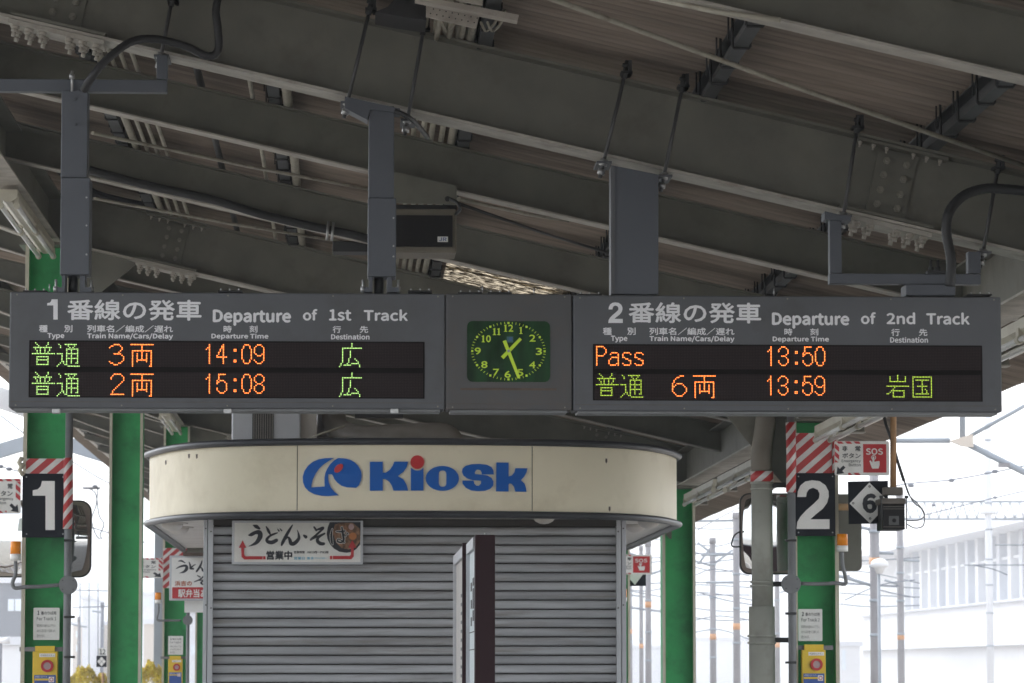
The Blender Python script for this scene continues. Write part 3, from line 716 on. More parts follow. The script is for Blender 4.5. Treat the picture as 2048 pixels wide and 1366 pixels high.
# first post bracket: bar plus upright to the beam
box_px(B1, 'bracket', -30, 157, 334, 183, YS + .05, .06, M['signpost'])
box_px(B1, 'bracket', 313.5, 110, 335, 158, YS + .05, .06, M['signpost'])
q = at(144, 183, YS + .02); MB().tube([q, q + Vector((0, 0, .09))], .006, 8).tube([q + Vector((0, 0, .055)), q + Vector((0, 0, .075))], .012, 6).build('anchor_bolt', M['zinc'], B1)
# second post head plate
MB().prism(pxpoly([(690, 193), (800, 217), (800, 226), (740, 218), (735, 240), (690, 216)], YS + .012), YS + .012, YS + .14).build('bracket', M['signpost'], B1)
# third post
pts = pxpoly([(1223, 330), (1317, 349), (1317, 589), (1223, 588)], YS + .02)
MB().prism(pts, YS + .02, YS + .17).build('post', M['signpost'], B2, bevel=.003)
MB().prism(pxpoly([(1222, 331), (1230, 333), (1230, 588), (1222, 588)], YS + .016), YS + .014, YS + .02).build('post_trim', M['sign'], B2)
# fourth bracket
box_px(B2, 'bracket', 1659, 430, 1684, 546, YS + .03, .06, M['signpost']); box_px(B2, 'bracket', 1659, 546.5, 1962, 568, YS + .03, .06, M['signpost'])
box_px(B2, 'bracket', 1936, 503, 1962, 546, YS + .03, .06, M['signpost']); box_px(B2, 'post', 1812, 568.5, 1911, 591, YS + .02, .15, M['signpost'])
MB().prism(pxpoly([(1648, 424), (1700, 436), (1700, 444), (1648, 440)], YS + .03), YS, YS + .12).build('bracket', M['signpost'], B2)
for x in (1862, 1876):
    q = at(x, 548, YS + .02); MB().tube([q, q + Vector((0, 0, .06))], .006, 8).tube([q + Vector((0, 0, .01)), q + Vector((0, 0, .03))], .012, 6).build('anchor_bolt', M['hook'], B2)
f = MB(); pxbox(f, 1855, 541, 1895, 547, YS, .05); f.build('bracket', M['hook'], B2)
# hanger rods clamped over the beam
for t, (x0, y0, x1, y1) in ((B1, (346, -10, 322, 112)), (B1, (742, 8, 695, 205)), (B1, (849, 48, 815, 240)), (B2, (1253, 135, 1207, 325)), (B2, (1367, 162, 1328, 352)), (B2, (1716, 244, 1687, 432)), (B2, (1998, 325, 1966, 505))):
    a = at(x0, y0, 15.47); b = at(x1, y1, 15.47); d = (a - b).normalized()
    h = MB().tube([b - d * .07, a], .0085, 8).build('hanger_rod', M['rod'], t)
    MB().tube([a - d * .05, a + d * .03], .0125, 6).tube([a + d * .0, a + d * .015], .02, 6).box(a.x - .025, a.x + .025, a.y - .02, a.y + .06, a.z - .03, a.z - .018).box(a.x + .008, a.x + .022, a.y - .02, a.y + .1, a.z - .03, a.z + .03).build('beam_clamp', M['hook'], h)
    MB().tube([b - d * .015, b + d * .015], .018, 6).tube([b - d * .055, b - d * .03], .016, 6).build('nut', M['zinc'], h)
    MB().box(b.x - .03, b.x + .035, b.y - .02, b.y + .2, b.z - .006, b.z + .004).build('clamp_plate', M['sign'], h)

# clock
g0 = at(934.2, 642, YS); g1 = at(1099.9, 764.4, YS)
fr = MB().prism(rrect(g0.x, g1.x, g1.z, g0.z, .024), YS - .004, YS - .001).build('clock_face', M['clockface'], CK)
cx, cz = at(1016.8, 702.5, YS).x, at(1016.8, 702.5, YS).z; S = YS / FPX
mb = MB(); ms = MB()
for k in range(60):
    t = math.radians(k * 6); x = cx + 72.8 * S * math.sin(t); z = cz + 56.8 * S * math.cos(t)
    if k % 5 == 0: mb.box(x - 2.1 * S, x + 2.1 * S, YS - .0055, YS - .0045, z - 2.1 * S, z + 2.1 * S)
    else:
        dx, dz = math.sin(t) * 2.3 * S, math.cos(t) * 2.3 * S; nx, nz = -math.cos(t) * .55 * S, math.sin(t) * .55 * S
        ms.prism([(x - dx - nx, z - dz - nz), (x + dx - nx, z + dz - nz), (x + dx + nx, z + dz + nz), (x - dx + nx, z - dz + nz)], YS - .0055, YS - .0045)
mb.build('hour_marks', M['clockgreen'], fr, kind='stuff'); ms.build('minute_marks', M['clockgreen'], fr, kind='stuff')
for s, x, y in (('12', 763, 470), ('1', 887, 492), ('2', 1000, 567), ('3', 1062, 697), ('4', 998, 828), ('5', 880, 903), ('6', 758, 920), ('7', 645, 900), ('8', 530, 825), ('9', 466, 693), ('10', 545, 573), ('11', 650, 503)):
    X, Yp = 860 + x / 4.878, 560 + y / 4.878; w = {'12': 10.5, '10': 10.3, '11': 8.8, '1': 3.6}.get(s, 6.6)
    n_ = len(s); cw = 2 * w / n_
    for k, c in enumerate(s):
        xl = X - w + k * cw
        if c == '1':
            xm = xl + cw / 2
            MB().prism(pxpoly([(xm - 3.2, Yp - 5.2), (xm + .6, Yp - 7), (xm + 1.5, Yp - 7), (xm + 1.5, Yp + 5.6), (xm + 3.3, Yp + 5.8), (xm + 3.3, Yp + 7), (xm - 3.3, Yp + 7), (xm - 3.3, Yp + 5.8), (xm - 1.4, Yp + 5.6), (xm - 1.4, Yp - 4.2), (xm - 3.2, Yp - 4.4)], YS - .005), YS - .0055, YS - .0045).build('numeral', M['clockgreen'], fr)
        else: text(c, xl + .35, Yp - 7, xl + cw - .35, Yp + 7, YS - .004, M['clockgreen'], fr, .016, 'numeral', mono=True)
def hand(tx, ty, hx, hy, w, Y, name):
    a = at(860 + tx / 4.878, 560 + ty / 4.878, Y); b = at(860 + hx / 4.878, 560 + hy / 4.878, Y); d = (b - a).normalized(); nrm = Vector((-d.z, 0, d.x)) * w * S / 2
    MB().prism([(q.x, q.z) for q in (a - nrm, b - nrm * .8, b + nrm * .8, a + nrm)], Y - .003, Y).build(name, M['clockgreen'], fr)
hand(705, 760, 885, 572, 7.6, YS - .007, 'hour_hand'); hand(725, 592, 868, 957, 7.2, YS - .012, 'minute_hand')
MB().disc(cx, cz, 2.8 * S, YS - .017, YS - .004, 14).build('hub', M['galv'], fr)
f = MB(); pxbox(f, 1013.5, 673, 1026.5, 685, YS - .0048, .0005); f.build('emblem_sticker', mat('clock_sticker', (.03, .12, .13), .3), fr)
text('JR', 1015.5, 675, 1024.5, 682, YS - .005, M['blue'], fr, .02, 'emblem')
f = MB(); pxbox(f, 920.5, 775.7, 1113, 780.4, YS - .002, .002); f.build('groove_strip', M['rust'], CK)
for x0, y0, x1, y1 in ((950, 606, 984, 640), (985, 610, 1043, 638), (1046, 612, 1085, 636)):
    pass
MB().box(a1.x + .005, b1.x - .005, YS + .171, YS + .175, b1.z + .01, a1.z - .01).build('back_plate', M['sign'], B1)

# ------------------------------------------------------------------ loudspeaker
sp_ = thing('loudspeaker', 'black fronted loudspeaker box hanging beside the second grey post', 'speaker', at(850, 460, 18.75))
f = MB(); pxbox(f, 745, 417, 913, 505, 18.8, .3); f.build('cabinet', M['speakerframe'], sp_, bevel=.008)
f = MB(); pxbox(f, 745, 430, 905, 493, 18.78, .015); f.build('grille', M['speakerblack'], sp_)
f = MB(); pxbox(f, 745, 409, 912, 424, 18.83, .1); f.build('cabinet_top', M['darkpipe'], sp_)
MB().prism(pxpoly([(745, 333), (793, 345), (913, 372), (913, 410), (890, 408), (745, 405)], 18.58), 18.56, 18.59).build('hanger_plate', M['beam'], sp_)
f = MB(); pxbox(f, 875, 473, 896, 484, 18.774, .002); f.build('maker_label', M['plate'], sp_)
text('JR', 878, 475, 893, 482, 18.773, M['blue'], sp_, .02, 'emblem')
MB().tube(smooth([tuple(at(900, 398, 18.5)), tuple(at(914, 405, 18.48)), tuple(at(920, 418, 18.5)), tuple(at(912, 428, 18.7))], 5), .009, 8).build('cable', M['darkpipe'], sp_)
q = at(895, 398, 18.56); MB().disc(q.x, q.z, .014, q.y - .01, q.y, 12).build('grommet', M['hook'], sp_)

# ------------------------------------------------------------------ kiosk
KF, KS, KB = 25.7, 26.8, 33.4
KXl, KXr = at(290, 1045, 27.4).x, at(1362, 1045, 27.4).x
KX0, KA = (KXl + KXr) / 2, (KXr - KXl) / 2
def KY(X, inset=0):
    u = min(1, abs((X - KX0) / (KA - inset))); return KF * (1 + .067 * (.3 * u * u + .7 * u ** 8)) + inset
kio = thing('kiosk', 'shuttered station kiosk with a curved cream fascia and blue lettering', 'kiosk', (KX0, 29.5, 0))
KT, KBm = at(870, 884, KF).z, at(870, 1025, KF).z
def outline(inset, n=60):
    pts = [(KXl + inset, KB)]
    A = KA - inset
    for k in range(n + 1):
        u = -1 + 2 * k / n; u = math.copysign(1 - (1 - abs(u)) ** 1.5, u) if abs(u) > .001 else 0
        pts.append((KX0 + A * u, KY(KX0 + A * u, inset)))
    pts.append((KXr - inset, KB)); return pts
def strip(pts, z0, z1, th=.02):
    b = MB(); v = []
    for x, y in pts: v += [(x, y, z0), (x, y, z1), (x, y + th, z0), (x, y + th, z1)]
    f = []
    for k in range(len(pts) - 1):
        a = 4 * k; f += [(a, a + 4, a + 5, a + 1), (a + 2, a + 3, a + 7, a + 6), (a + 1, a + 5, a + 7, a + 3), (a, a + 2, a + 6, a + 4)]
    f += [(0, 1, 3, 2), (4 * len(pts) - 4, 4 * len(pts) - 2, 4 * len(pts) - 1, 4 * len(pts) - 3)]
    return b.add(v, f)
ol = outline(.028, 170)
xs1, xs2 = at(594, 950, KF).x, at(1066, 950, KF).x
for a_, b_ in ((-99, xs1), (xs1, xs2), (xs2, 99)):
    seg = [p for p in ol if a_ < p[0] < b_]
    if a_ > -99: seg = [(a_ + .003, KY(a_, .028))] + seg
    if b_ < 99: seg = seg + [(b_ - .003, KY(b_, .028))]
    strip(seg, KBm, KT).build('fascia_panel', M['fascia'], kio)
strip([(x, y + .012) for x, y in ol if xs1 - .1 < x < xs2 + .1], KBm + .01, KT - .01, .01).build('fascia_backing', M['groove'], kio)
for z, nm in ((KT + .005, 'top_rim'), (KBm - .012, 'bottom_rim')):
    MB().tube([(x, y, z) for x, y in outline(.012)], .026, 12).build(nm, M['rim'], kio)
# lid and soffit
pts = [(x, y) for x, y in outline(.03)]
def slab(z0, z1, name, m):
    tri = tessellate_polygon([[Vector((p[0], p[1], 0)) for p in pts]]); n_ = len(pts)
    b = MB(); b.add([(x, y, z0) for x, y in pts] + [(x, y, z1) for x, y in pts], [tuple(t) for t in tri] + [tuple(i + n_ for i in t) for t in tri] + [(i, (i + 1) % n_, (i + 1) % n_ + n_, i + n_) for i in range(n_)])
    return b.build(name, m, kio)
slab(KT - .02, KT - .002, 'lid', M['soffit']); sf = slab(KBm + .0, KBm + .02, 'soffit', M['soffit'])
MB().box(KXl + .05, KXr - .05, KB - .01, KB + .03, KBm - .04, KBm + .25).build('back_fascia', M['beam'], kio)
bx0, bx1 = at(426, 1100, KS).x, at(1234, 1100, KS).x
MB().box(bx0 - .05, bx1 + .05, KS + .06, KB - .3, .004, KBm - .004).build('body_wall', M['alu'], kio)
MB().box(bx0 - .02, bx1 + .02, KS + .035, KS + .05, .01, KBm - .005).build('shutter_backing', M['groove'], kio)
MB().box(bx0 - .03, bx1 + .03, KS - .02, KS + .05, KBm - .05, KBm - .003).build('shutter_box', M['groove'], kio)
SP = 18.3 * KS / FPX
zz = at(830, 1053.5, KS).z
pr = [(0, .0), (-.007, .004), (-.0105, .012), (-.0115, .030), (-.0105, .046), (-.006, .0545), (0, .0585)]
b = MB(); v = []
for x in (bx0, bx1):
    for dy, dz in pr: v.append((x, dy, dz))
    v += [(x, .006, .0585), (x, .006, 0)]
k_ = len(pr) + 2
b.add(v, [(i, (i + 1) % k_, (i + 1) % k_ + k_, i + k_) for i in range(k_)] + [tuple(range(k_)), tuple(range(2 * k_ - 1, k_ - 1, -1))])
slat = b.mesh('slat', M['shutter'])
k = 0
while zz - k * SP > .05:
    inst('slat', slat, kio, Matrix.Translation((random.uniform(-.002, .002), KS + random.uniform(0, .0015), zz - (k + 1) * SP + .006))); k += 1
for x0, x1 in ((408, 415.5), (417, 427), (1232, 1241), (1242.5, 1251)):
    a = at(x0, 1039, KS); c = at(x1, 1039, KS)
    o = MB().box(a.x, c.x, KS - .05, KS + .12, .004, a.z).build('post', M['alu'], kio, bevel=.002)
    for yy in (1057, 1210):
        q = at((x0 + x1) / 2, yy + (6 if x0 in (417, 1232) else 0), KS - .05); MB().disc(q.x, q.z, .006, q.y - .003, q.y, 8).build('screw', M['groove'], o)
for X, Y in ((at(1088, 1037, 26.15).x, 26.15), (at(1297, 1047, 27.0).x, 27.0), (at(1270, 1055, 27.8).x, 27.8), (at(345, 1043, 27.6).x, 27.6), (at(357, 1053, 28.4).x, 28.4)):
    r = .085; L = []
    for j in range(5):
        t = j / 4 * math.pi / 2; L.append((r * math.cos(t), -.06 * math.sin(t)))
    v = []; N = 16
    for rr, dz in L: v += [(X + max(rr, .001) * math.cos(2 * math.pi * i / N), Y + max(rr, .001) * math.sin(2 * math.pi * i / N), KBm - .004 + dz) for i in range(N)]
    MB().add(v, [(j * N + i, j * N + (i + 1) % N, (j + 1) * N + (i + 1) % N, (j + 1) * N + i) for j in range(4) for i in range(N)] + [tuple(range(N))], True).build('dome_lamp', M['soffit'], sf)
    MB().tube([(X, Y, KBm - .001), (X, Y, KBm - .008)], .12, 16).build('dome_lamp_ring', M['soffit'], sf)
# fascia lettering: raised shapes that follow the curve
def fas(pts, ox, oy, sc, m, name, parent=kio, th=.014, ring=None):
    P = [at(ox + x / sc, oy + y / sc, KF) for x, y in pts]
    if ring:
        I = [at(ox + x / sc, oy + y / sc, KF) for x, y in ring]; n_ = len(P); v = []
        for a, c in zip(P, I):
            v += [(a.x, KY(a.x, .028) - th, a.z), (c.x, KY(c.x, .028) - th, c.z), (c.x, KY(c.x, .028) + .004, c.z), (a.x, KY(a.x, .028) + .004, a.z)]
        b = MB(); b.add(v, [(q * 4 + j, q * 4 + (j + 1) % 4, ((q + 1) % n_) * 4 + (j + 1) % 4, ((q + 1) % n_) * 4 + j) for q in range(n_) for j in range(4)])
    else:
        b = MB(); b.prism([(p.x, p.z) for p in P], -th, .004); b.v = [(x, KY(x, .028) + y, z) for x, y, z in b.v]
    return b.build(name, m, parent)
lg = fas([(600, 133), (450, 135), (330, 155), (230, 195), (140, 265), (75, 360), (45, 460), (50, 560), (85, 650), (150, 720), (250, 775), (380, 805), (500, 812), (690, 800), (610, 735), (550, 660), (510, 570), (500, 500), (505, 425), (560, 420), (580, 440), (605, 500), (660, 570), (740, 630), (840, 658), (1000, 668), (1050, 620), (1085, 540), (1098, 450), (1085, 370), (1045, 290), (980, 220), (900, 170), (800, 142), (680, 135), (600, 180), (530, 250), (480, 330), (450, 400), (435, 480), (435, 580), (440, 640), (200, 655), (205, 600), (225, 520), (270, 420), (330, 330), (400, 260), (480, 205)], 600, 900, 8.904, M['kblue'], 'emblem')
fas([(688 + 98 * math.cos(t) * .72 + 58 * math.sin(t) * .69, 318 - 98 * math.cos(t) * .69 + 58 * math.sin(t) * .72) for t in [k * math.pi / 10 for k in range(20)]], 600, 900, 8.904, M['kred'], 'emblem_dot', lg, .02)
fas([(1245, 205), (1475, 205), (1475, 400), (1530, 400), (1600, 350), (1650, 280), (1680, 205), (1928, 205), (1900, 300), (1850, 380), (1740, 460), (1840, 520), (1900, 620), (1925, 720), (1665, 720), (1640, 640), (1590, 560), (1520, 515), (1475, 515), (1475, 720), (1245, 720)], 600, 900, 8.904, M['kblue'], 'letter')
fas([(-70, 300), (-40, 325), (0, 345), (45, 350), (90, 342), (120, 325), (145, 298), (145, 690), (-70, 690)], 830, 900, 8.533, M['kblue'], 'letter')
fas([(40 + 117 * math.cos(k * math.pi / 14), 205 + 117 * math.sin(k * math.pi / 14)) for k in range(28)], 830, 900, 8.533, M['kred'], 'letter_dot')
N = 40; outer = [(467 + 284 * math.cos(2 * math.pi * k / N), 482 + 212 * math.sin(2 * math.pi * k / N)) for k in range(N)]
inner = []
for k in range(N):
    t = 2 * math.pi * k / N; c_, s_ = math.cos(t), math.sin(t)
    inner.append((472 + 65 * math.copysign(abs(c_) ** .8, c_), 485 + (75 * math.copysign(1, s_) if abs(s_) > .02 else 0) + 65 * s_))
fas(outer, 830, 900, 8.533, M['kblue'], 'letter', ring=inner)
fas([(1350, 410), (1345, 340), (1310, 285), (1230, 245), (1100, 232), (970, 238), (870, 265), (815, 310), (803, 370), (830, 430), (890, 480), (980, 510), (1090, 515), (1130, 520), (1130, 570), (1090, 605), (1050, 605), (1015, 570), (1005, 518), (810, 518), (815, 570), (870, 640), (960, 685), (1080, 697), (1200, 690), (1290, 655), (1340, 600), (1345, 530), (1310, 470), (1240, 430), (1150, 415), (1025, 405), (1025, 370), (1050, 335), (1085, 328), (1120, 340), (1140, 370), (1145, 410)], 830, 900, 8.533, M['kblue'], 'letter')
fas([(1395, 205), (1605, 205), (1605, 445), (1660, 425), (1705, 370), (1722, 300), (1930, 300), (1915, 370), (1870, 450), (1815, 505), (1880, 560), (1905, 640), (1915, 700), (1720, 700), (1700, 620), (1660, 570), (1625, 560), (1605, 580), (1605, 700), (1388, 700)], 830, 900, 8.533, M['kblue'], 'letter')
for x, y in ((387, 903), (1219, 916), (1226, 1013), (370, 901), (316, 907)):
    fas([(-2, -4), (2, -4), (2, 3), (0, 6), (-2, 3)], x, y, 1, M['rust'], 'rust_spot', th=.002)

# noodle sign on the shutter
YU = KS - .09
us = thing('noodle_sign', 'white framed noodle shop sign with red arrows hanging on the shutter', 'sign', at(595, 1128, YU))
f = MB(); pxbox(f, 464, 1041, 726, 1129, YU, .06); f.build('frame', M['alu'], us, bevel=.004)
f = MB(); pxbox(f, 469, 1045.5, 721, 1124, YU - .003, .003); f.build('panel', M['plate'], us)
MB().box(at(500, 1038, YU).x, at(690, 1038, YU).x, YU + .02, YU + .05, at(500, 1041, YU).z, at(500, 1033, YU).z).build('hanger', M['groove'], us)
bowl = []
for k in range(25):
    t = math.radians(75 + 200 * k / 24); bowl.append((1600 + 245 * math.cos(t), 330 + 215 * math.sin(t)))
bowl = [(1405, 155), (1380, 220), (1365, 300), (1375, 370), (1410, 440), (1460, 495), (1530, 535), (1620, 548), (1690, 535), (1745, 500), (1795, 440), (1800, 155)]
bm = mat('noodle_photo', (.22, .12, .07), .5, var=.75, scale=28, dirt=(.5, .22, .12), dirt_amt=.8, dirt_scale=16)
P8 = lambda pts, Y: pxpoly([(440 + x / 6.4, 1020 + y / 6.4) for x, y in pts], Y)
MB().prism(P8(bowl, YU - .005), YU - .005, YU - .0035).build('bowl_print', M['ink'], us)
MB().prism(P8([(1470, 185), (1560, 160), (1700, 165), (1790, 240), (1795, 400), (1740, 470), (1650, 505), (1560, 490), (1490, 420), (1440, 300)], YU - .007), YU - .007, YU - .0055).build('noodle_print', bm, us)
MB().prism(P8([(1700 + 50 * math.cos(k * .4488), 335 + 48 * math.sin(k * .4488)) for k in range(14)], YU - .009), YU - .009, YU - .0075).build('egg_print', mat('egg_print', (.55, .20, .06), .5), us)
MB().prism(P8([(1680 + 36 * math.cos(k * .4488), 215 + 40 * math.sin(k * .4488)) for k in range(14)], YU - .009), YU - .009, YU - .0075).build('fishcake_print', mat('fishcake_print', (.6, .42, .42), .5), us)
UDON = [[(425, 195, 14), (465, 212, 48), (505, 238, 26)], [(368, 322, 18), (400, 315, 44), (455, 288, 46), (505, 290, 62), (512, 345, 62), (462, 420, 44), (368, 465, 6)],
        [(592, 212, 16), (618, 262, 36), (640, 305, 24)], [(735, 292, 14), (690, 308, 26), (640, 332, 28), (602, 372, 38), (612, 405, 44), (665, 415, 50), (722, 388, 46)], [(738, 245, 12), (755, 268, 20)], [(768, 240, 12), (788, 262, 20)],
        [(928, 192, 14), (880, 270, 36), (810, 400, 42), (788, 452, 22)], [(815, 395, 16), (870, 350, 22), (893, 380, 40), (910, 428, 50), (955, 425, 50), (1008, 365, 40), (1004, 300, 22), (988, 255, 6)], [(1075, 326, 26), (1098, 344, 44)]]
SOS_ = [[(1205, 218, 22), (1232, 258, 28)], [(1232, 258, 22), (1320, 228, 34), (1262, 292, 26), (1170, 372, 30), (1158, 384, 18)], [(1185, 370, 16), (1260, 335, 24), (1338, 302, 24)], [(1335, 305, 22), (1262, 350, 30), (1248, 395, 44), (1285, 430, 46), (1328, 432, 38)]]
BA = [[(1437, 245, 12), (1424, 320, 26), (1430, 400, 28), (1440, 440, 12)], [(1490, 275, 12), (1545, 278, 22), (1600, 268, 18)], [(1560, 222, 20), (1572, 300, 28), (1582, 385, 28), (1548, 415, 24), (1502, 400, 20), (1520, 372, 14), (1590, 415, 18)], [(1592, 312, 12), (1606, 332, 18)], [(1622, 290, 12), (1638, 308, 18)]]
brush(UDON + SOS_, 440, 1020, 6.4, YU - .004, M['ink'], us)
brush(BA, 440, 1020, 6.4, YU - .010, M['plate'], us, grow=6); brush(BA, 440, 1020, 6.4, YU - .012, M['ink'], us)
for pts in ([(240, 483), (290, 388), (335, 483), (307, 483), (307, 570), (325, 592), (545, 592), (545, 632), (310, 632), (275, 600), (270, 483)], [(1640, 483), (1695, 385), (1745, 483), (1712, 483), (1712, 595), (1680, 630), (1445, 630), (1445, 588), (1660, 588), (1676, 570), (1676, 483)], [(552, 592), (582, 592), (582, 632), (552, 632)], [(1407, 588), (1435, 588), (1435, 630), (1407, 630)]):
    MB().prism(P8(pts, YU - .0125), YU - .0125, YU - .004).build('arrow_print', M['red'], us)
T8 = lambda s, x0, y0, x1, y1, m, b=.02: text(s, 440 + x0 / 6.4, 1020 + y0 / 6.4, 440 + x1 / 6.4, 1020 + y1 / 6.4, YU - .0035, m, us, b)
T8('営業中', 592, 520, 925, 638, M['ink'], .035); T8('営業時間', 945, 522, 1082, 558, M['ink']); T8('AM10時〜PM3時', 1115, 522, 1390, 558, M['ink'])
cy = mat('cyan_print', (.12, .42, .60), .5); T8('営業日', 948, 598, 1082, 636, cy); T8('無 休', 1115, 598, 1200, 636, cy); T8('（年末年始除く）', 1205, 604, 1385, 628, cy, 0)

# second noodle sign behind the kiosk
YV = 33.9
v2 = thing('noodle_sign', 'half hidden white noodle sign with a red lower band behind the kiosk post', 'sign', at(380, 1200, YV))
f = MB(); pxbox(f, 339, 1111, 450, 1201, YV, .08); f.build('frame', M['alu'], v2, bevel=.004)
f = MB(); pxbox(f, 343.5, 1115, 446, 1197, YV - .004, .004); f.build('panel', M['plate'], v2)
f = MB(); pxbox(f, 344.5, 1174.5, 446, 1197, YV - .006, .002); f.build('red_band', M['red'], v2)
text('駅弁当あ', 356, 1178, 414, 1195, YV - .007, M['plate'], v2, .02)
text('浜吉の', 349.5, 1161.5, 384, 1172, YV - .005, mat('brown_red_print', (.42, .10, .04), .5), v2, .03)
U2 = [[(358, 315, 14), (420, 310, 34), (490, 350, 16)], [(312, 462, 12), (400, 420, 36), (500, 405, 48), (520, 460, 66), (470, 520, 46), (380, 548, 6)], [(565, 330, 14), (590, 400, 36), (585, 460, 26)], [(690, 380, 16), (640, 410, 26), (600, 455, 40), (650, 465, 34)],
      [(820, 310, 20), (790, 400, 40), (715, 515, 38)], [(740, 480, 16), (800, 440, 22), (840, 500, 44), (880, 500, 44), (930, 440, 30)], [(730, 595, 16), (780, 625, 26)], [(860, 605, 30), (780, 670, 26), (670, 720, 16)], [(760, 690, 16), (850, 690, 24), (800, 740, 34), (850, 775, 30)]]
brush(U2, 320, 1090, 9.76, YV - .004, M['ink'], v2)
o = MB(); pxbox(o, 369, 1201, 440, 1225, YV + .1, .02); tag(o.build('blank_signboard', M['plate']), 'plain white board below the half hidden noodle sign', 'signboard')
f = MB(); pxbox(f, 366, 1101, 440, 1111, YV - .2, .3); tag(f.build('hanging_rail', M['rust']), 'rusty rail above the half hidden noodle sign', 'rail')

# things on the kiosk roof
ac_ = thing('air_unit', 'pale metal cabinet with a dark louvre on the kiosk roof', 'air unit', at(530, 885, 27.8))
f = MB(); pxbox(f, 464, 790, 601, 900, 27.8, .8); f.build('cabinet', M['alu'], ac_, bevel=.01)
f = MB(); pxbox(f, 505, 790, 547, 881, 27.79, .01); lv = f.build('louvre', M['louvre'], ac_)
for k in range(9): f = MB(); pxbox(f, 507 + k * 4.6, 800, 508.6 + k * 4.6, 881, 27.78, .01); f.build('louvre_slat', M['darkduct'], lv)
f = MB(); pxbox(f, 601.5, 790, 632, 900, 27.9, .5); f.build('side_panel', M['soffit'], ac_)
dt = thing('air_duct', 'silver wrapped air duct lying across the kiosk roof', 'duct', at(780, 890, 28))
MB().tube(smooth([tuple(at(668, 780, 28.3)), tuple(at(668, 835, 28.2)), tuple(at(680, 862, 28.1)), tuple(at(720, 874, 28.0)), tuple(at(800, 872, 28.0)), tuple(at(880, 870, 28.0)), tuple(at(905, 885, 28.0)), tuple(at(912, 915, 28))], 6), [.095] * 43, 18).build('duct_pipe', M['darkduct'], dt)
MB().tube([at(655, 800, 28.6), at(655, 890, 28.6)], .1, 18).build('duct_riser', M['duct'], dt)
MB().tube([at(606, 882, 27.6), at(640, 868, 27.6), at(690, 852, 27.6)], .008, 6).build('stay_wire', M['pipe'], dt)
f = MB(); pxbox(f, 710, 824, 806, 835, 26.5, .12); o = f.build('strip_lamp', M['louvre']); tag(o, 'dark strip lamp under the board above the kiosk duct', 'lamp')

# ------------------------------------------------------------------ info board
YI = 20.0
ib = thing('timetable_board', 'dark maroon timetable stand seen edge on before the shutter', 'timetable board', (at(968, 1366, YI).x, YI + 1.8, 0))
xa, xb = at(950, 1100, YI).x, at(990.5, 1100, YI).x; zt = at(968, 1069.5, YI).z
MB().box(xa, xb, YI, YI + .12, .004, zt).build('end_post', M['maroon'], ib, bevel=.006)
MB().box(xa - .004, xb - .03, YI + 3.55, YI + 3.66, .004, zt - .0).build('end_post', M['maroon'], ib, bevel=.006)
ym = YI + 1.28
MB().box(xa - .03, xb - .01, ym, ym + .06, .004, zt + .0).build('middle_post', M['maroon'], ib)
MB().box(xa + .03, xb - .03, YI + .12, ym, .5, zt - .05).box(xa + .03, xb - .03, ym + .06, YI + 3.55, .5, zt - .05).build('core', M['maroon'], ib)
for y0, y1, pm_, dx in ((YI + .12, ym, M['paper'], 0), (ym + .06, YI + 3.55, mat('faded_paper', (.50, .47, .44), .35), -.012)):
    x = xa + .012 + dx
    fr_ = MB().box(x - .02, x + .01, y0, y1, zt - .07, zt - .01).box(x - .02, x + .01, y0, y1, .6, .66).box(x - .02, x + .01, y1 - .05, y1, .66, zt - .07).build('panel_frame', M['alu'], ib)
    MB().box(x - .0, x + .01, y0, y1 - .05, .66, zt - .07).build('timetable', pm_, ib)
xx = xa + .0105
g = MB()
for u, zs in ((.22, [(.245, .295), (.345, .395), (.445, .495)]), (.55, [(.225, .27), (.285, .40), (.41, .47)]), (.86, [(.215, .36), (.375, .45)])):
    yy = YI + .12 + (1 - u) * 1.0
    for a, c in zs: g.box(xx - .0015, xx, yy - .10, yy + .10, zt - c * 1.0, zt - a * 1.0)
for dz in (.535, .635): g.box(xx - .0015, xx, YI + .13, ym - .06, zt - dz, zt - dz + .006)
g.build('printed_rows', M['ink'], ib, kind='stuff')
g = MB(); x2 = xa - .0015
for r in range(14): g.box(x2 - .001, x2 + .001, ym + .3 + .0 * r, ym + 1.2, zt - .3 - r * .055, zt - .28 - r * .055)
g.build('printed_rows', M['greyink'], ib, kind='stuff')
for dx in (.0, .03): MB().tube([(xa + .06 + dx, YI + .05, zt), (xa + .06 + dx, YI + .05, zt + .012)], .007, 8).build('lifting_eye', M['zinc'], ib)

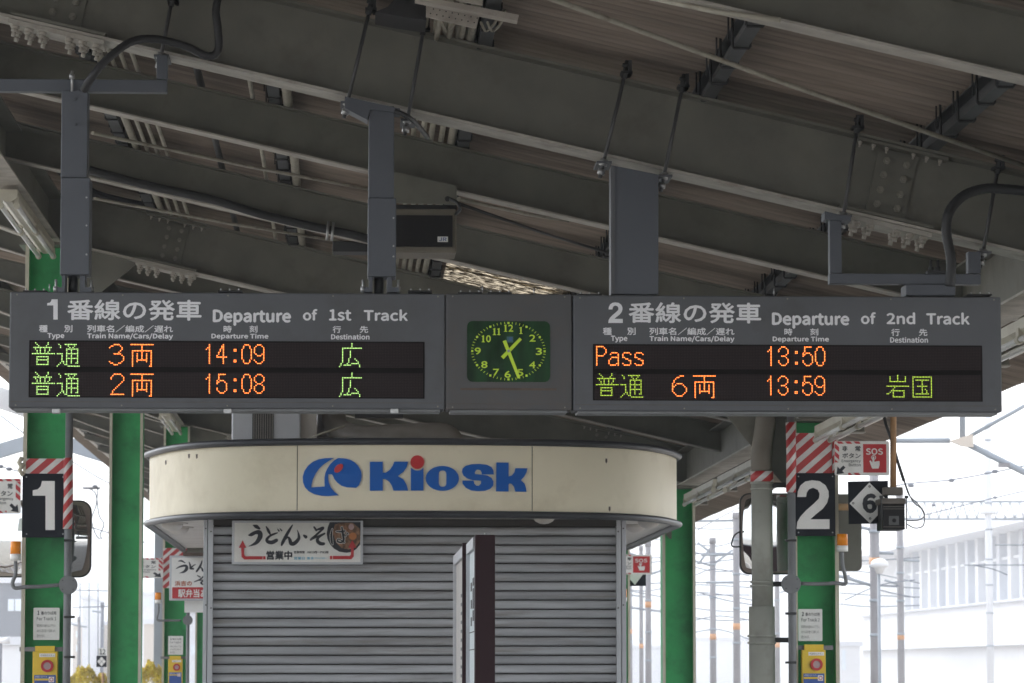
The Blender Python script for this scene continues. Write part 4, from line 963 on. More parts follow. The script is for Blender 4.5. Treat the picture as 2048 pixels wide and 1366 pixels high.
# ------------------------------------------------------------------ fittings on the number columns
def lamp_arm(cx, cy, r, pts, lx, lyt, lyb, Y, labels, s=1.0, scale_w=11):
    """conduit, junction disc, arm, orange lamp"""
    d = thing('call_lamp', labels, 'lamp', at(cx, cy, Y))
    q = at(cx, cy, Y)
    MB().tube([(q.x, Y - .03, q.z), (q.x, Y + .02, q.z)], r, 20).build('junction_box', M['greypipe'], d)
    for a in (40, 140, 220, 320):
        MB().disc(q.x + r * .75 * math.cos(math.radians(a)), q.z + r * .75 * math.sin(math.radians(a)), .004, Y - .034, Y - .03, 6).build('screw', M['hook'], d)
    MB().tube(smooth([tuple(at(x, y, Y - .005)) for x, y in pts], 5), .0135, 10).build('arm', M['greypipe'], d)
    a = at(lx - scale_w, lyb, Y); c = at(lx + scale_w, lyt, Y); h = c.z - a.z
    MB().tube([(at(lx, lyb, Y).x, Y, a.z - .0), (at(lx, lyb, Y).x, Y, a.z + h * .34)], (c.x - a.x) / 2, 18).build('lamp_base', M['plate'], d)
    MB().tube([(at(lx, lyb, Y).x, Y, a.z + h * .34), (at(lx, lyb, Y).x, Y, c.z - .003), (at(lx, lyb, Y).x, Y, c.z)], [(c.x - a.x) / 2 * .97, (c.x - a.x) / 2 * .95, (c.x - a.x) / 2 * .8], 18).build('lens', M['orange'], d)
    return d
def number_plate(x0, y0, x1, y1, Y, label, which):
    t = thing('track_number_sign', label, 'number plate', at((x0 + x1) / 2, y1, Y))
    f = MB(); pxbox(f, x0, y0, x1, y1, Y, .012); f.build('plate', M['black'], t)
    for x in (x0 + 8, x1 - 6):
        for y in (y0 + 7, y1 - 7):
            q = at(x, y, Y); MB().disc(q.x, q.z, .005, Y - .003, Y, 8).build('screw', M['zinc'], t)
    return t
def sos_box(x0, y0, x1, Y, k, labels):
    """yellow emergency button box; k = size factor"""
    t = thing('emergency_button', labels, 'emergency button', at((x0 + x1) / 2, y0 + 60 * k, Y))
    X = lambda u: x0 + (x1 - x0) * u; Yp = lambda v: y0 + v * k
    f = MB(); pxbox(f, X(0), Yp(0), X(1), Yp(100), Y, .07); f.build('box', M['yellow'], t, bevel=.004)
    f = MB(); pxbox(f, X(.1), Yp(-11), X(.9), Yp(1), Y + .02, .03); f.build('bracket', M['yellow'], t)
    f = MB(); pxbox(f, X(-.55), Yp(-9), X(1.3), Yp(0), Y + .05, .02); f.build('crossbar', M['greypipe'], t)
    f = MB(); pxbox(f, X(.27), Yp(4), X(.92), Yp(11), Y - .002, .002); f.build('label_strip', M['plate'], t)
    text('非常停止ボタン', X(.31), Yp(5.5), X(.88), Yp(9.5), Y - .0025, M['greyink'], t, 0)
    c_ = at(X(.6), Yp(29), Y); r = 12.2 * k * Y / FPX
    MB().ring(c_.x, c_.z, r * .62, r, Y - .02, Y - .001, 24).build('button_ring', M['red'], t)
    MB().disc(c_.x, c_.z, r * .6, Y - .014, Y - .001, 20).build('button', mat('button_grey', (.42, .30, .30), .3), t)
    f = MB(); pxbox(f, X(.06), Yp(47), X(.94), Yp(96), Y - .002, .002); bl = f.build('instruction_label', M['blue'], t)
    f = MB(); pxbox(f, X(.08), Yp(54), X(.66), Yp(58), Y - .003, .001); f.build('yellow_strip', M['yellow'], bl)
    f = MB(); pxbox(f, X(.66), Yp(50.5), X(.88), Yp(61.5), Y - .003, .001); f.build('pictogram', M['plate'], bl)
    c2 = at(X(.77), Yp(56), Y); MB().ring(c2.x, c2.z, r * .22, r * .33, Y - .0042, Y - .0032, 16).build('pictogram_ring', M['red'], bl)
    text('非常時にはボタンを', X(.1), Yp(48.5), X(.6), Yp(52.5), Y - .0027, M['plate'], bl, 0)
    return t
def notice(x0, y0, x1, y1, Y, num, labels):
    t = thing('notice_plate', labels, 'notice', at((x0 + x1) / 2, y1, Y))
    a = at(x0, y0, Y); c = at(x1, y1, Y)
    MB().prism(rrect(a.x, c.x, c.z, a.z, .006, 3), Y, Y + .003).build('plate', M['plate'], t)
    X = lambda u: x0 + (x1 - x0) * u; V = lambda v: y0 + (y1 - y0) * v
    text(num, X(.15), V(.09), X(.23), V(.22), Y - .001, M['ink'], t, .03)
    text('番のりば用', X(.29), V(.11), X(.88), V(.22), Y - .001, M['ink'], t, .005)
    text('For Track ' + num, X(.13), V(.28), X(.88), V(.39), Y - .001, M['ink'], t, .0)
    for s, u, v in (('緊急時以外は扱わないで下さい。', .88, .51), ('みだりに取り扱うと法律により', .85, .67), ('罰せられます。', .45, .83)):
        text(s, X(.13), V(v), X(u), V(v + .09), Y - .001, M['greyink'], t, 0)
    return t
def wrap(x0, y0, x1, y1, Y, m, label, cyl=False, group=None):
    if cyl:
        a = at((x0 + x1) / 2, y0, Y); c = at((x0 + x1) / 2, y1, Y)
        b = MB().tube([(a.x, Y, c.z), (a.x + .004, Y, (a.z + c.z) / 2), (a.x, Y, a.z)], (x1 - x0) / 2 * Y / FPX, 12)
    else:
        b = MB(); pxbox(b, x0, y0, x1, y1, Y, .008)
    return tag(b.build('hazard_tape', m), label, 'tape', group)
def conduit(x, y0, y1, Y, r, label, clamps=()):
    a = at(x, y0, Y); c = at(x, y1, Y)
    t = thing('wall_conduit', label, 'conduit', (a.x, Y, 0))
    MB().tube([(a.x, Y, .01), (a.x, Y, a.z)], r, 12).build('pipe', M['greypipe'], t)
    for yy in clamps:
        q = at(x, yy, Y); MB().box(q.x - .035, q.x + .035, Y - r - .006, Y + r, q.z - .008, q.z + .008).build('clamp', M['hook'], t)
    return t
def sos_sign(x0, y0, x1, y1, Y, side, labels):
    """side 'R': arrow at the left (points to the column on its left), red field at the right"""
    t = thing('emergency_sign', labels, 'sign', at((x0 + x1) / 2, y1, Y))
    a = at(x0, y0, Y); c = at(x1, y1, Y)
    MB().prism(rrect(a.x, c.x, c.z, a.z, .012, 3), Y, Y + .012).build('plate', M['plate'], t)
    fx = (lambda u: x0 + (x1 - x0) * u) if side == 'R' else (lambda u: x1 - (x1 - x0) * u)
    V = lambda v: y0 + (y1 - y0) * v
    def T(s, u0, v0, u1, v1, m, b): xs = sorted((fx(u0), fx(u1))); text(s, xs[0], V(v0), xs[1], V(v1), Y - .001, m, t, b)
    def Bx(u0, v0, u1, v1, m, nm, dy=.001):
        xs = sorted((fx(u0), fx(u1))); f = MB(); pxbox(f, xs[0], V(v0), xs[1], V(v1), Y - dy, dy * .8); return f.build(nm, m, t)
    Bx(.52, .09, .945, .915, M['red'], 'red_field')
    T('SOS', .57, .21, .88, .40, M['plate'], .03) if True else None
    f = MB(); hp = [(.635, .58), (.655, .56), (.685, .62), (.69, .60), (.69, .47), (.70, .45), (.715, .45), (.725, .47), (.725, .60), (.80, .58), (.82, .59), (.82, .70), (.80, .80), (.685, .80), (.665, .72)]
    f.prism(pxpoly([(fx(u), V(v)) for u, v in hp], Y - .002), Y - .003, Y - .0015); f.build('hand_symbol', M['plate'], t)
    q = at(fx(.71), V(.48), Y); MB().ring(q.x, q.z, .012 * (1 if Y < 30 else 1), .017, Y - .003, Y - .0015, 14).build('touch_ring', M['plate'], t)
    cs = '非', '常'
    if side == 'R': T('非', .14, .14, .235, .30, M['ink'], .02); T('常', .375, .14, .475, .30, M['ink'], .02)
    else: T('非', .475, .14, .375, .30, M['ink'], .02); T('常', .235, .14, .14, .30, M['ink'], .02)
    T('ボタン', .14, .35, .475, .50, M['ink'], .02); T('Emergency', .13, .54, .475, .64, M['ink'], .01); T('Button', .26, .65, .475, .735, M['ink'], .01)
    Bx(.005, .01, .47, .08, M['stripeC'], 'border_stripes'); Bx(.25, .92, .47, .99, M['stripeC'], 'border_stripes'); Bx(.005, .09, .085, .62, M['stripeC'], 'border_stripes')
    ar = [(.035, .965), (.055, .74), (.095, .81), (.16, .71), (.20, .77), (.14, .87), (.18, .93)]
    MB().prism(pxpoly([(fx(u), V(v)) for u, v in ar], Y - .001), Y - .002, Y - .0005).build('arrow', M['ink'], t)
    return t

YC = 24.72
np1 = number_plate(45, 947, 132, 1075, YC, 'black plate with a large white 1 on the left column', 1)
one(65.5, 962, 44, 98, YC, M['plate'], np1)
np2 = number_plate(1589, 946, 1671, 1072, YC, 'black plate with a large white 2 beside the drain pipe', 2)
two(1593, 961, 66, 97, YC, M['plate'], np2)
conduit(139, 812, 1400, YC - .02, .0265, 'grey conduit climbing the left column beside its track plate', (1081, 1234, 1314))
conduit(1581.5, 820, 1400, YC - .02, .028, 'grey conduit between the drain pipe and the right track plate', (1081, 1227, 1325))
lamp_arm(136.5, 1170, .063, [(118, 1170), (80, 1173), (50, 1174), (30, 1176), (25, 1166), (31, 1148), (31, 1122)], 31, 1083, 1121, YC - .03, 'orange call lamp on a bent arm left of the number 1 column')
lamp_arm(1582, 1168, .066, [(1602, 1167), (1640, 1168), (1670, 1166), (1690, 1168), (1691, 1155), (1685, 1130), (1684, 1104)], 1685, 1068, 1103, YC - .03, 'orange call lamp on a bent arm right of the number 2 column')
wrap(52, 917, 131, 947, YC - .004, M['stripeA'], 'red and white tape around the left column above its track plate')
wrap(127, 916, 146, 1058, YC - .03, M['stripeB'], 'red and white tape spiralling down the conduit beside number 1', True)
wrap(1590, 866, 1664, 946, YC - .004, M['stripeA'], 'broad red and white tape above the right track plate')
wrap(1571, 845, 1591, 985, YC - .03, M['stripeB'], 'red and white tape down the conduit beside number 2', True)
wrap(1664.5, 850, 1673, 945, YC - .02, M['stripeB'], 'narrow red and white tape strip at the right edge above number 2')
notice(67, 1215.5, 118.5, 1280, YC + .12, '1', 'small white notice For Track 1 on the near left column')
notice(1596.5, 1218, 1645, 1282, YC + .12, '2', 'small white notice For Track 2 on the right column')
sos_box(65.5, 1303, 114, YC + .02, 1.0, 'yellow emergency button box on the near left column')
sos_box(1604, 1300, 1652, YC + .02, 1.0, 'yellow emergency button box on the number 2 column')
sos_sign(1669, 882, 1779, 951, YC - .05, 'R', 'red and white SOS emergency sign right of the number 2 plate')
sos_sign(-70, 957, 41, 1027, YC - .05, 'L', 'emergency sign cut by the left edge beside the number 1 plate')
f = MB().tube([at(44, 934, YC - .02), at(38, 925, YC - .03), at(44, 915, YC - .02)], .018, 8).tube([at(46, 950, YC - .02), at(39, 940, YC - .04), at(47, 928, YC - .02)], .016, 8)
tag(f.build('tape_bundle', M['cream']), 'loose end of pale tape on the column corner above number 1', 'tape')
# the far left column repeats the fittings
YF = 43.25
notice(336.5, 1272, 366, 1309.5, YF + .1, '1', 'small white notice on the far left column behind the kiosk')
sos_box(336.5, 1318, 364.5, YF, .57, 'small far yellow emergency button box left of the kiosk post')
conduit(377, 1100, 1380, YF - .02, .022, 'thin grey conduit on the far left column beside the kiosk')
lamp_arm(375.5, 1240.5, .06, [(362, 1241), (340, 1241), (318, 1241), (314, 1236), (317, 1222), (317, 1206)], 316, 1185, 1207, YF - .03, 'small far orange call lamp left of the kiosk', scale_w=6.5)
wrap(326.5, 1096, 376, 1176, YF - .004, M['stripeA'], 'red and white tape around the far left column behind the noodle sign')
sos_sign(224, 1116, 326, 1156, YF - .1, 'L', 'far emergency sign partly behind the plain green column')
# right side sign glimpsed beside the kiosk
sos_sign(1225, 1109, 1304, 1149, 43.1, 'R', 'far SOS emergency sign glimpsed right of the kiosk shutter')
o = MB(); pxbox(o, 1225, 1112, 1292, 1172, 43.6, .02); p6 = o.build('position_sign', M['black']); tag(p6, 'far black sign with a white diamond under the small SOS sign', 'sign')
MB().prism(pxpoly([(1259, 1142), (1288, 1146), (1270, 1170), (1253, 1150)], 43.58), 43.58, 43.595).build('diamond', M['plate'], p6)
lamp_arm(1240, 1240, .05, [(1241, 1235), (1245, 1215), (1251, 1205)], 1249, 1178, 1203, 43.2, 'far orange lamp just visible beside the right kiosk post', scale_w=5)

# drain pipe
YD = 24.85
dp = thing('drain_pipe', 'pale green drain pipe with collars left of the number 2 column', 'drain pipe', (at(1523, 1100, YD).x, YD, 0))
def seg(x0, x1, ya, yb, nm, m, extra=0):
    a = at((x0 + x1) / 2, ya, YD); c = at((x0 + x1) / 2, yb, YD)
    return MB().tube([(a.x, YD, c.z), (a.x, YD, a.z)], (x1 - x0) / 2 * YD / FPX + extra, 20).build(nm, m, dp)
seg(1502, 1545, 964, 1215, 'pipe', M['drain']); 
a = at(1523.5, 1213, YD); MB().tube([(a.x, YD, .004), (a.x, YD, a.z)], .0905, 20).build('lower_pipe', M['drain'], dp)
for y0, y1, e in ((964, 968, 1.5), (976, 980, 1.5), (1162, 1166, 1.5), (1170, 1174, 2), (1270, 1274, 3), (1284, 1288, 3)):
    hw = 22 if y1 < 1200 else 26; seg(1523.5 - hw - e, 1523.5 + hw + e, y0, y1, 'collar', M['drain'])
seg(1500.5, 1547, 943, 964.5, 'tape_band', M['stripeA'])
MB().tube(smooth([tuple(at(1523.5, 943, YD)), tuple(at(1522, 915, YD)), tuple(at(1526, 880, YD)), tuple(at(1531, 845, YD)), tuple(at(1534, 800, YD)), tuple(at(1536, 740, YD + .1))], 4), .072, 18).build('elbow', M['draindark'], dp)
for y in (1168, 1280, 970):
    f = MB(); pxbox(f, 1544, y - 5, 1590, y + 5, YD - .01, .03); f.build('wall_bracket', M['hook'], dp)

# mirrors
def mirror(x0, y0, x1, y1, Y, label, back=False, tilt=0):
    t = thing('platform_mirror', label, 'mirror', at((x0 + x1) / 2, y1, Y))
    a = at(x0, y0, Y); c = at(x1, y1, Y); w, h = (c.x - a.x) / 2, (a.z - c.z) / 2; mx_, mz = (a.x + c.x) / 2, (a.z + c.z) / 2
    rad = min(w, h) * .3
    MB().prism(rrect(a.x, c.x, c.z, a.z, rad), Y, Y + .05).build('frame', M['brownback'] if back else M['mirrorframe'], t, bevel=.006)
    if back: return t
    MB().prism(rrect(a.x + .010, c.x - .010, c.z + .010, a.z - .010, rad * .9), Y - .006, Y).build('bezel', M['pinkrim'], t)
    n_ = 14; v = []; f = []
    for i in range(n_ + 1):
        for j in range(n_ + 1):
            u, vv = -1 + 2 * i / n_, -1 + 2 * j / n_
            # round the corners
            k_ = 1 - .12 * (u * u * vv * vv)
            X = mx_ + (w - .018) * u * k_; Z = mz + (h - .018) * vv * k_
            v.append((X, Y - .012 - (.03 if tilt > 1 else .075) * (1 - (u * u + vv * vv) / 2) - .12 * abs(tilt) * (1 + math.copysign(1, tilt) * u) / 2, Z))
    f = [(i * (n_ + 1) + j, (i + 1) * (n_ + 1) + j, (i + 1) * (n_ + 1) + j + 1, i * (n_ + 1) + j + 1) for i in range(n_) for j in range(n_)]
    MB().add(v, f, True).build('glass', M['mirror'], t)
    return t
mirror(-22, 1000, 182, 1155, 25.35, 'wide convex mirror behind the number 1 column', tilt=.6)
mirror(1479, 986, 1606, 1149, 25.35, 'convex mirror behind the drain pipe', tilt=1.25)
mirror(1652, 988, 1724, 1142, 25.3, 'brown back of a mirror right of the number 2 column', True)
o = MB().tube([at(1640, 1014, 25.2), at(1700, 1014, 25.2)], .025, 10); tag(o.build('support_bar', M['rustpole']), 'rusty bar behind the number 6 sign', 'bar')
o = MB().tube(smooth([tuple(at(1482, 1062, 25.3)), tuple(at(1468, 1072, 25.3)), tuple(at(1464, 1092, 25.3)), tuple(at(1482, 1093, 25.3))], 5), .006, 6); tag(o.build('mirror_handle', M['hook']), 'thin black loop handle on the left edge of the pipe mirror', 'handle')

# number 6 sign and camera
Y6 = 24.6
s6 = thing('position_sign', 'black square sign with the number 6 in a white diamond', 'sign', at(1740, 1047, Y6))
MB().prism(pxpoly([(1696, 963), (1776, 961.5), (1776, 1047), (1698, 1048)], Y6), Y6, Y6 + .015).build('plate', M['black'], s6)
MB().prism(pxpoly([(1738.5, 965), (1779, 1005), (1740, 1047), (1699, 1007)], Y6 - .001), Y6 - .004, Y6 - .001).build('diamond', M['plate'], s6)
text('6', 1725, 987, 1753.5, 1026.5, Y6 - .0045, M['ink'], s6, .05, 'numeral')
for x, y in ((1706, 1006.5), (1740, 1037), (1739, 973)): q = at(x, y, Y6); MB().ring(q.x, q.z, .004, .008, Y6 - .008, Y6 - .004, 10).build('rivet', M['hook'], s6)
cp = tag(MB().tube([at(1786.5, 700, 24.5), at(1786.5, 976, 24.5)], .022, 12).build('camera_pole', M['rustpole']), 'rusty pole coming down to the box camera', 'pole')
cc = thing('platform_camera', 'boxy black monitoring camera in a wire cage hanging from the rusty pole', 'camera', at(1788, 1000, 24.45))
YK = 24.35
f = MB(); pxbox(f, 1768.5, 974, 1806, 990, YK + .05, .1); f.build('mount_box', M['camgrey'], cc, bevel=.004)
f = MB(); pxbox(f, 1762, 996, 1812, 1008, YK - .02, .34); f.build('sun_hood', M['camgrey'], cc, bevel=.008)
f = MB(); pxbox(f, 1766, 1008, 1810, 1059, YK, .3); f.build('housing', M['camblack'], cc, bevel=.004)
f = MB(); pxbox(f, 1778, 1032, 1798, 1050, YK - .004, .006); f.build('lens_plate', mat('lens_plate', (.07, .07, .07), .4), cc)
q = at(1788, 1041, YK); MB().disc(q.x, q.z, .014, YK - .012, YK - .004, 16).build('lens', M['camblack'], cc)
for y in (1012.5, 1017, 1053): f = MB(); pxbox(f, 1766.5, y, 1809.5, y + 1.3, YK - .006, .005); f.build('trim', M['camgrey'], cc)
for x in (1762.5, 1813):
    MB().tube([at(x, 993, YK - .03), at(x, 1058, YK - .03)], .004, 6).tube([at(x, 993, YK + .2), at(x, 1058, YK + .2)], .004, 6).build('cage_wire', M['hook'], cc)
    q = at(x, 994, YK - .03); MB().tube([q - Vector((.012, 0, 0)), q + Vector((.012, 0, 0))], .01, 8).build('wing_nut', M['hook'], cc)
tag(MB().tube([at(1758, 790, 24.6), at(1772, 850, 24.5), at(1783, 880, 24.5), at(1796, 925, 24.5), at(1808, 962, 24.48)], .011, 8).build('camera_cable', M['darkpipe']), 'thick black cable running down past the rusty pole', 'cable')
tag(MB().tube(smooth([tuple(at(*p)) for p in [(1808, 962, 24.48), (1818, 990, 24.48), (1836, 1008, 24.48), (1849, 1028, 24.45), (1838, 1040, 24.45), (1812, 1041, 24.45)]], 6), .004, 6).build('camera_cable', M['darkpipe']), 'thin cable looping into the upper side of the camera', 'cable')
tag(MB().tube(smooth([tuple(at(*p)) for p in [(1809, 962, 24.46), (1824, 1000, 24.46), (1846, 1022, 24.46), (1847, 1050, 24.43), (1830, 1056, 24.43), (1812, 1047, 24.43)]], 6), .004, 6).build('camera_cable', M['darkpipe']), 'thin cable looping under into the lower side of the camera', 'cable')

# ------------------------------------------------------------------ beyond the platform
# neighbouring steel frames on the left
def bar(name, pts, r, m, parent=None): return MB().tube([at(*p) for p in pts], r, 8).build(name, m, parent)
fr1 = thing('steel_portal', 'pale arched steel frame crossing behind the number 1 column', 'steel frame', at(100, 1338, 75))
for (x0, y0, x1, y1) in ((-120, 925, 92, 862), (92, 862, 225, 905), (225, 905, 330, 935)):
    MB().prism(pxpoly([(x0, y0 - 3), (x1, y1 - 3), (x1, y1 + 25), (x0, y0 + 27)], 75), 75, 75.25).build('rafter', M['galv'], fr1)
a = at(-120, 925, 75); MB().box(a.x - .2, a.x + .2, 75, 75.25, -1.15, a.z).build('leg', M['galv'], fr1)
a = at(330, 935, 75); MB().box(a.x - .2, a.x + .2, 75, 75.25, -1.15, a.z).build('leg', M['galv'], fr1)
fr2 = thing('steel_portal', 'whitish sloping steel member at the left edge below the board', 'steel frame', at(-60, 1338, 52))
MB().prism(pxpoly([(-160, 725), (60, 792), (60, 836), (-160, 765)], 52), 52, 52.3).build('rafter', M['bgwhite'], fr2)
a = at(-160, 730, 52); MB().box(a.x - .2, a.x + .2, 52, 52.25, -1.15, a.z).build('leg', M['bgwhite'], fr2)

def mast(px, pyt, w, Y, band, label, arms=(), m='concrete', kind=0):
    t = thing('catenary_mast', label, 'mast', (at(px, 1300, Y).x, Y, -1.15)); a = at(px, pyt, Y); r = w / 2 * Y / FPX
    MB().tube([(a.x, Y, -1.15), (a.x, Y, a.z)], [r * 1.1, r * .92], 14).build('pole', M[m], t)
    MB().tube([(a.x, Y, a.z - .05), (a.x, Y, a.z + .12)], r * 1.1, 14).build('cap', M[m], t)
    if band:
        q = at(px, band, Y); MB().tube([(a.x, Y, q.z - .085), (a.x, Y, q.z + .085)], r * 1.1, 14).build('orange_band', M['band'], t)
    k = pyt + 45
    while k < 1330:
        q = at(px, k, Y); MB().tube([(a.x, Y, q.z - .03), (a.x, Y, q.z + .03)], r * 1.16, 12).build('clamp_band', M['galv'], t); k += 48 + (int(px * 7 + k) % 23)
    for (dx, y0, y1) in arms:
        p0 = at(px, y0, Y); p1 = at(px + dx, y1, Y); MB().tube([p0, p1], .035, 6).build('arm', M['galv'], t)
    return t
mast(1425, 1084, 12.5, 105, 1273.5, 'concrete mast with orange band behind the gap right of the plain column', [(-30, 1108, 1085), (40, 1112, 1108), (40, 1130, 1100), (-35, 1132, 1122), (-28, 1090, 1128)])
mast(1472, 1034, 14, 95, 1253, 'taller concrete mast beside the left edge of the pipe mirror', [(-85, 1041, 1042), (-70, 1108, 1110), (-60, 1165, 1165)])
mast(1747, 880, 20, 70, 1124, 'thick concrete mast behind the number 6 sign', [(-48, 1060, 1050), (40, 1105, 1107), (-75, 1172, 1150)])
mast(1799, 990, 14, 95, 1273, 'concrete mast behind the box camera', [(-30, 1170, 1160), (40, 1120, 1122)])
mast(1296, 1090, 12, 100, 1209, 'concrete mast seen between the kiosk and the right plain column', [(-40, 1120, 1105), (30, 1150, 1140)])
mast(1282, 1098, 8, 130, 1292, 'thinner concrete mast in the gap right of the kiosk', [(-40, 1165, 1170)])
mast(1260, 1140, 8, 130, 1263, 'thin dark concrete mast nearest the right kiosk post', [(40, 1190, 1195)])
mast(1973, 700, 14, 150, None, 'tall pale mast at the far right under the board end', (), 'bggrey')
mast(1553, 1030, 10, 120, 1290, 'concrete mast seen between the drain pipe and the number 2 column', [(-30, 1090, 1088)])
mast(205, 1212, 7, 120, None, 'dark mast right of the number 1 column', [(-20, 1225, 1222)], 'bgdark')
mast(158, 1240, 6, 130, None, 'small pole with crossarms low between the left columns', [(-14, 1252, 1248), (16, 1252, 1254)], 'concrete')
# lamps
lp = thing('yard_lamp', 'white bell shaped yard lamp in front of the thick mast', 'lamp', at(1759, 1140, 66))
v = at(1759, 1130, 66); MB().tube([(v.x, 66, v.z - .16), (v.x, 66, v.z - .05), (v.x, 66, v.z - .03), (v.x, 66, v.z + .05), (v.x, 66, v.z + .10), (v.x, 66, v.z + .12)], [.055, .10, .165, .16, .10, .02], 16).build('shade', M['bgwhite'], lp)
MB().tube([(v.x, 66.1, -1.15), (v.x, 66.1, v.z - .1)], .03, 8).build('post', M['galv'], lp)
lp = thing('street_lamp', 'pale hooded lamp standing over the white roof', 'lamp', at(1977, 1032, 150))
v = at(1977, 1028, 150); MB().tube([(v.x, 150, v.z), (v.x, 150, v.z + .3)], [.42, .2], 12).build('shade', M['bgwhite'], lp); MB().tube([(v.x, 150.3, -1.15), (v.x, 150.3, v.z)], .08, 8).build('post', M['bggrey'], lp)
lp = thing('street_lamp', 'grey lamp at the far left edge below the emergency sign', 'lamp', at(8, 1290, 90)); v = at(10, 1283, 90)
MB().tube([(v.x - .15, 90, v.z), (v.x + .12, 90, v.z + .03)], [.05, .1], 10).build('shade', M['bgwhite'], lp); MB().tube([(v.x - .1, 90, -1.15), (v.x - .1, 90, v.z)], .03, 8).build('post', M['bgdark'], lp)
# catenary bracket top right
br = thing('wire_bracket', 'pale steel tube bracket with diagonal stays at the right', 'bracket', at(1925, 885, 60))
bar('tube', [(1789, 881, 60), (1900, 881, 60)], .045, M['galv'], br); bar('tube', [(1924, 740, 60), (1925, 875, 60)], .05, M['galv'], br)
bar('stay', [(1940, 872, 60), (2120, 772, 60)], .035, M['galv'], br); bar('stay', [(1932, 886, 60), (2130, 985, 60)], .055, M['galv'], br)
MB().prism(pxpoly([(1898, 882), (1945, 868), (1946, 895), (1925, 893)], 59.95), 59.9, 60.0).build('gusset', M['bgbrown'], br)
f = MB(); pxbox(f, 1998, 926, 2020, 934, 59.9, .1); f.build('clamp', M['concrete'], br)
a = at(2130, 985, 60); MB().tube([(a.x, 60, -1.15), (a.x, 60, a.z + 3)], .15, 10).build('post', M['galv'], br)
# truss gantry
tg = thing('truss_gantry', 'pale lattice gantry crossing above the white roof', 'gantry', at(1940, 1338, 170))
bar('chord', [(1640, 1003, 170), (2080, 1003, 170)], .06, M['galv'], tg); bar('chord', [(1640, 1038, 170), (2080, 1038, 170)], .06, M['galv'], tg)
for k in range(22):
    x = 1659 + k * 19; bar('lattice_bar', [(x, 1003, 170), (x + 9.5, 1038, 170)], .03, M['galv'], tg); bar('lattice_bar', [(x + 9.5, 1038, 170), (x + 19, 1003, 170)], .03, M['galv'], tg)
a = at(2090, 1003, 170); MB().tube([(a.x, 170, -1.15), (a.x, 170, a.z)], .2, 10).build('leg', M['galv'], tg)
a = at(1640, 1003, 170); MB().tube([(a.x, 170, -1.15), (a.x, 170, a.z)], .15, 10).build('leg', M['galv'], tg)
# wires
wires = [[(1700, 1000, 60), (1800, 970, 60), (1900, 960, 60), (2000, 942, 60), (2100, 920, 60)], [(1850, 1030, 80), (1950, 1005, 80), (2100, 970, 80)],
         [(1390, 1108, 100), (1440, 1106, 100), (1500, 1109, 100)], [(1390, 1165, 100), (1500, 1163, 100)], [(1395, 1184, 100), (1450, 1200, 100), (1520, 1212, 100)], [(1395, 1060, 100), (1440, 1035, 100), (1500, 1005, 100)],
         [(1392, 1190, 110), (1500, 1190, 110)], [(1690, 1150, 90), (1760, 1180, 90), (1830, 1195, 90)], [(1690, 1168, 90), (1800, 1172, 90)], [(1690, 1200, 90), (1760, 1170, 90), (1830, 1160, 90)],
         [(1928, 1130, 90), (2060, 1130, 90)], [(1945, 1130, 90), (1985, 1138, 90), (2015, 1150, 90)], [(1990, 1090, 90), (2060, 1090, 90)],
         [(1250, 1090, 100), (1330, 1055, 100)], [(1250, 1130, 100), (1330, 1122, 100)], [(1250, 1168, 100), (1330, 1166, 100)], [(1250, 1215, 110), (1330, 1225, 110)], [(1250, 1180, 110), (1330, 1195, 110)],
         [(0, 830, 60), (50, 868, 60), (140, 930, 60)], [(140, 920, 80), (215, 965, 80), (290, 995, 80)], [(-10, 930, 60), (45, 945, 60)], [(140, 1040, 90), (215, 1065, 90), (290, 1085, 90)],
         [(196, 975, 70), (192, 1010, 70), (183, 1040, 70), (192, 1070, 70), (200, 1078, 70)], [(165, 975, 70), (190, 985, 70), (198, 1030, 70), (208, 1048, 70), (200, 1070, 70), (205, 1078, 70)],
         [(1560, 1185, 100), (1700, 1150, 100)], [(145, 1180, 120), (215, 1182, 120)], [(145, 1215, 120), (215, 1213, 120)], [(160, 1165, 120), (160, 1330, 120)], [(178, 1165, 120), (178, 1330, 120)], [(196, 1165, 120), (196, 1330, 120)],
         [(1392, 1128, 100), (1500, 1115, 100)], [(1392, 1150, 100), (1430, 1138, 100), (1500, 1152, 100)], [(1392, 1240, 120), (1440, 1232, 120), (1500, 1240, 120)], [(1550, 1100, 120), (1580, 1095, 120)]]
wr = random.Random(3)
for k in range(9):
    y0 = 1060 + k * 26 + wr.uniform(-8, 8); wires.append([(1388, y0, 115), (1440, y0 + wr.uniform(-6, 10), 115), (1505, y0 + wr.uniform(-22, 22), 115)])
for k in range(5):
    y0 = 1075 + k * 34; wires.append([(1248, y0, 125), (1290, y0 + wr.uniform(-5, 8), 125), (1330, y0 + wr.uniform(-14, 14), 125)])
for k in range(5):
    y0 = 1120 + k * 22; wires.append([(1680, y0, 105), (1740, y0 + wr.uniform(0, 14), 105), (1840, y0 + wr.uniform(-10, 26), 105)])
for w in wires:
    o = MB().tube(smooth([tuple(at(*p)) for p in w], 4), .010 * (w[0][2] / 90) + .004, 5).build('overhead_wire', M['wire'])
    zx = w[0][0]
    zl = 'thin overhead wire seen between the left columns' if zx < 300 else 'thin overhead wire in the gap right of the kiosk' if zx < 1340 else 'thin overhead wire among the masts left of the drain pipe' if zx < 1580 else 'thin overhead wire right of the box camera'
    tag(o, zl, 'wire', 'overhead wires ' + zl[19:])
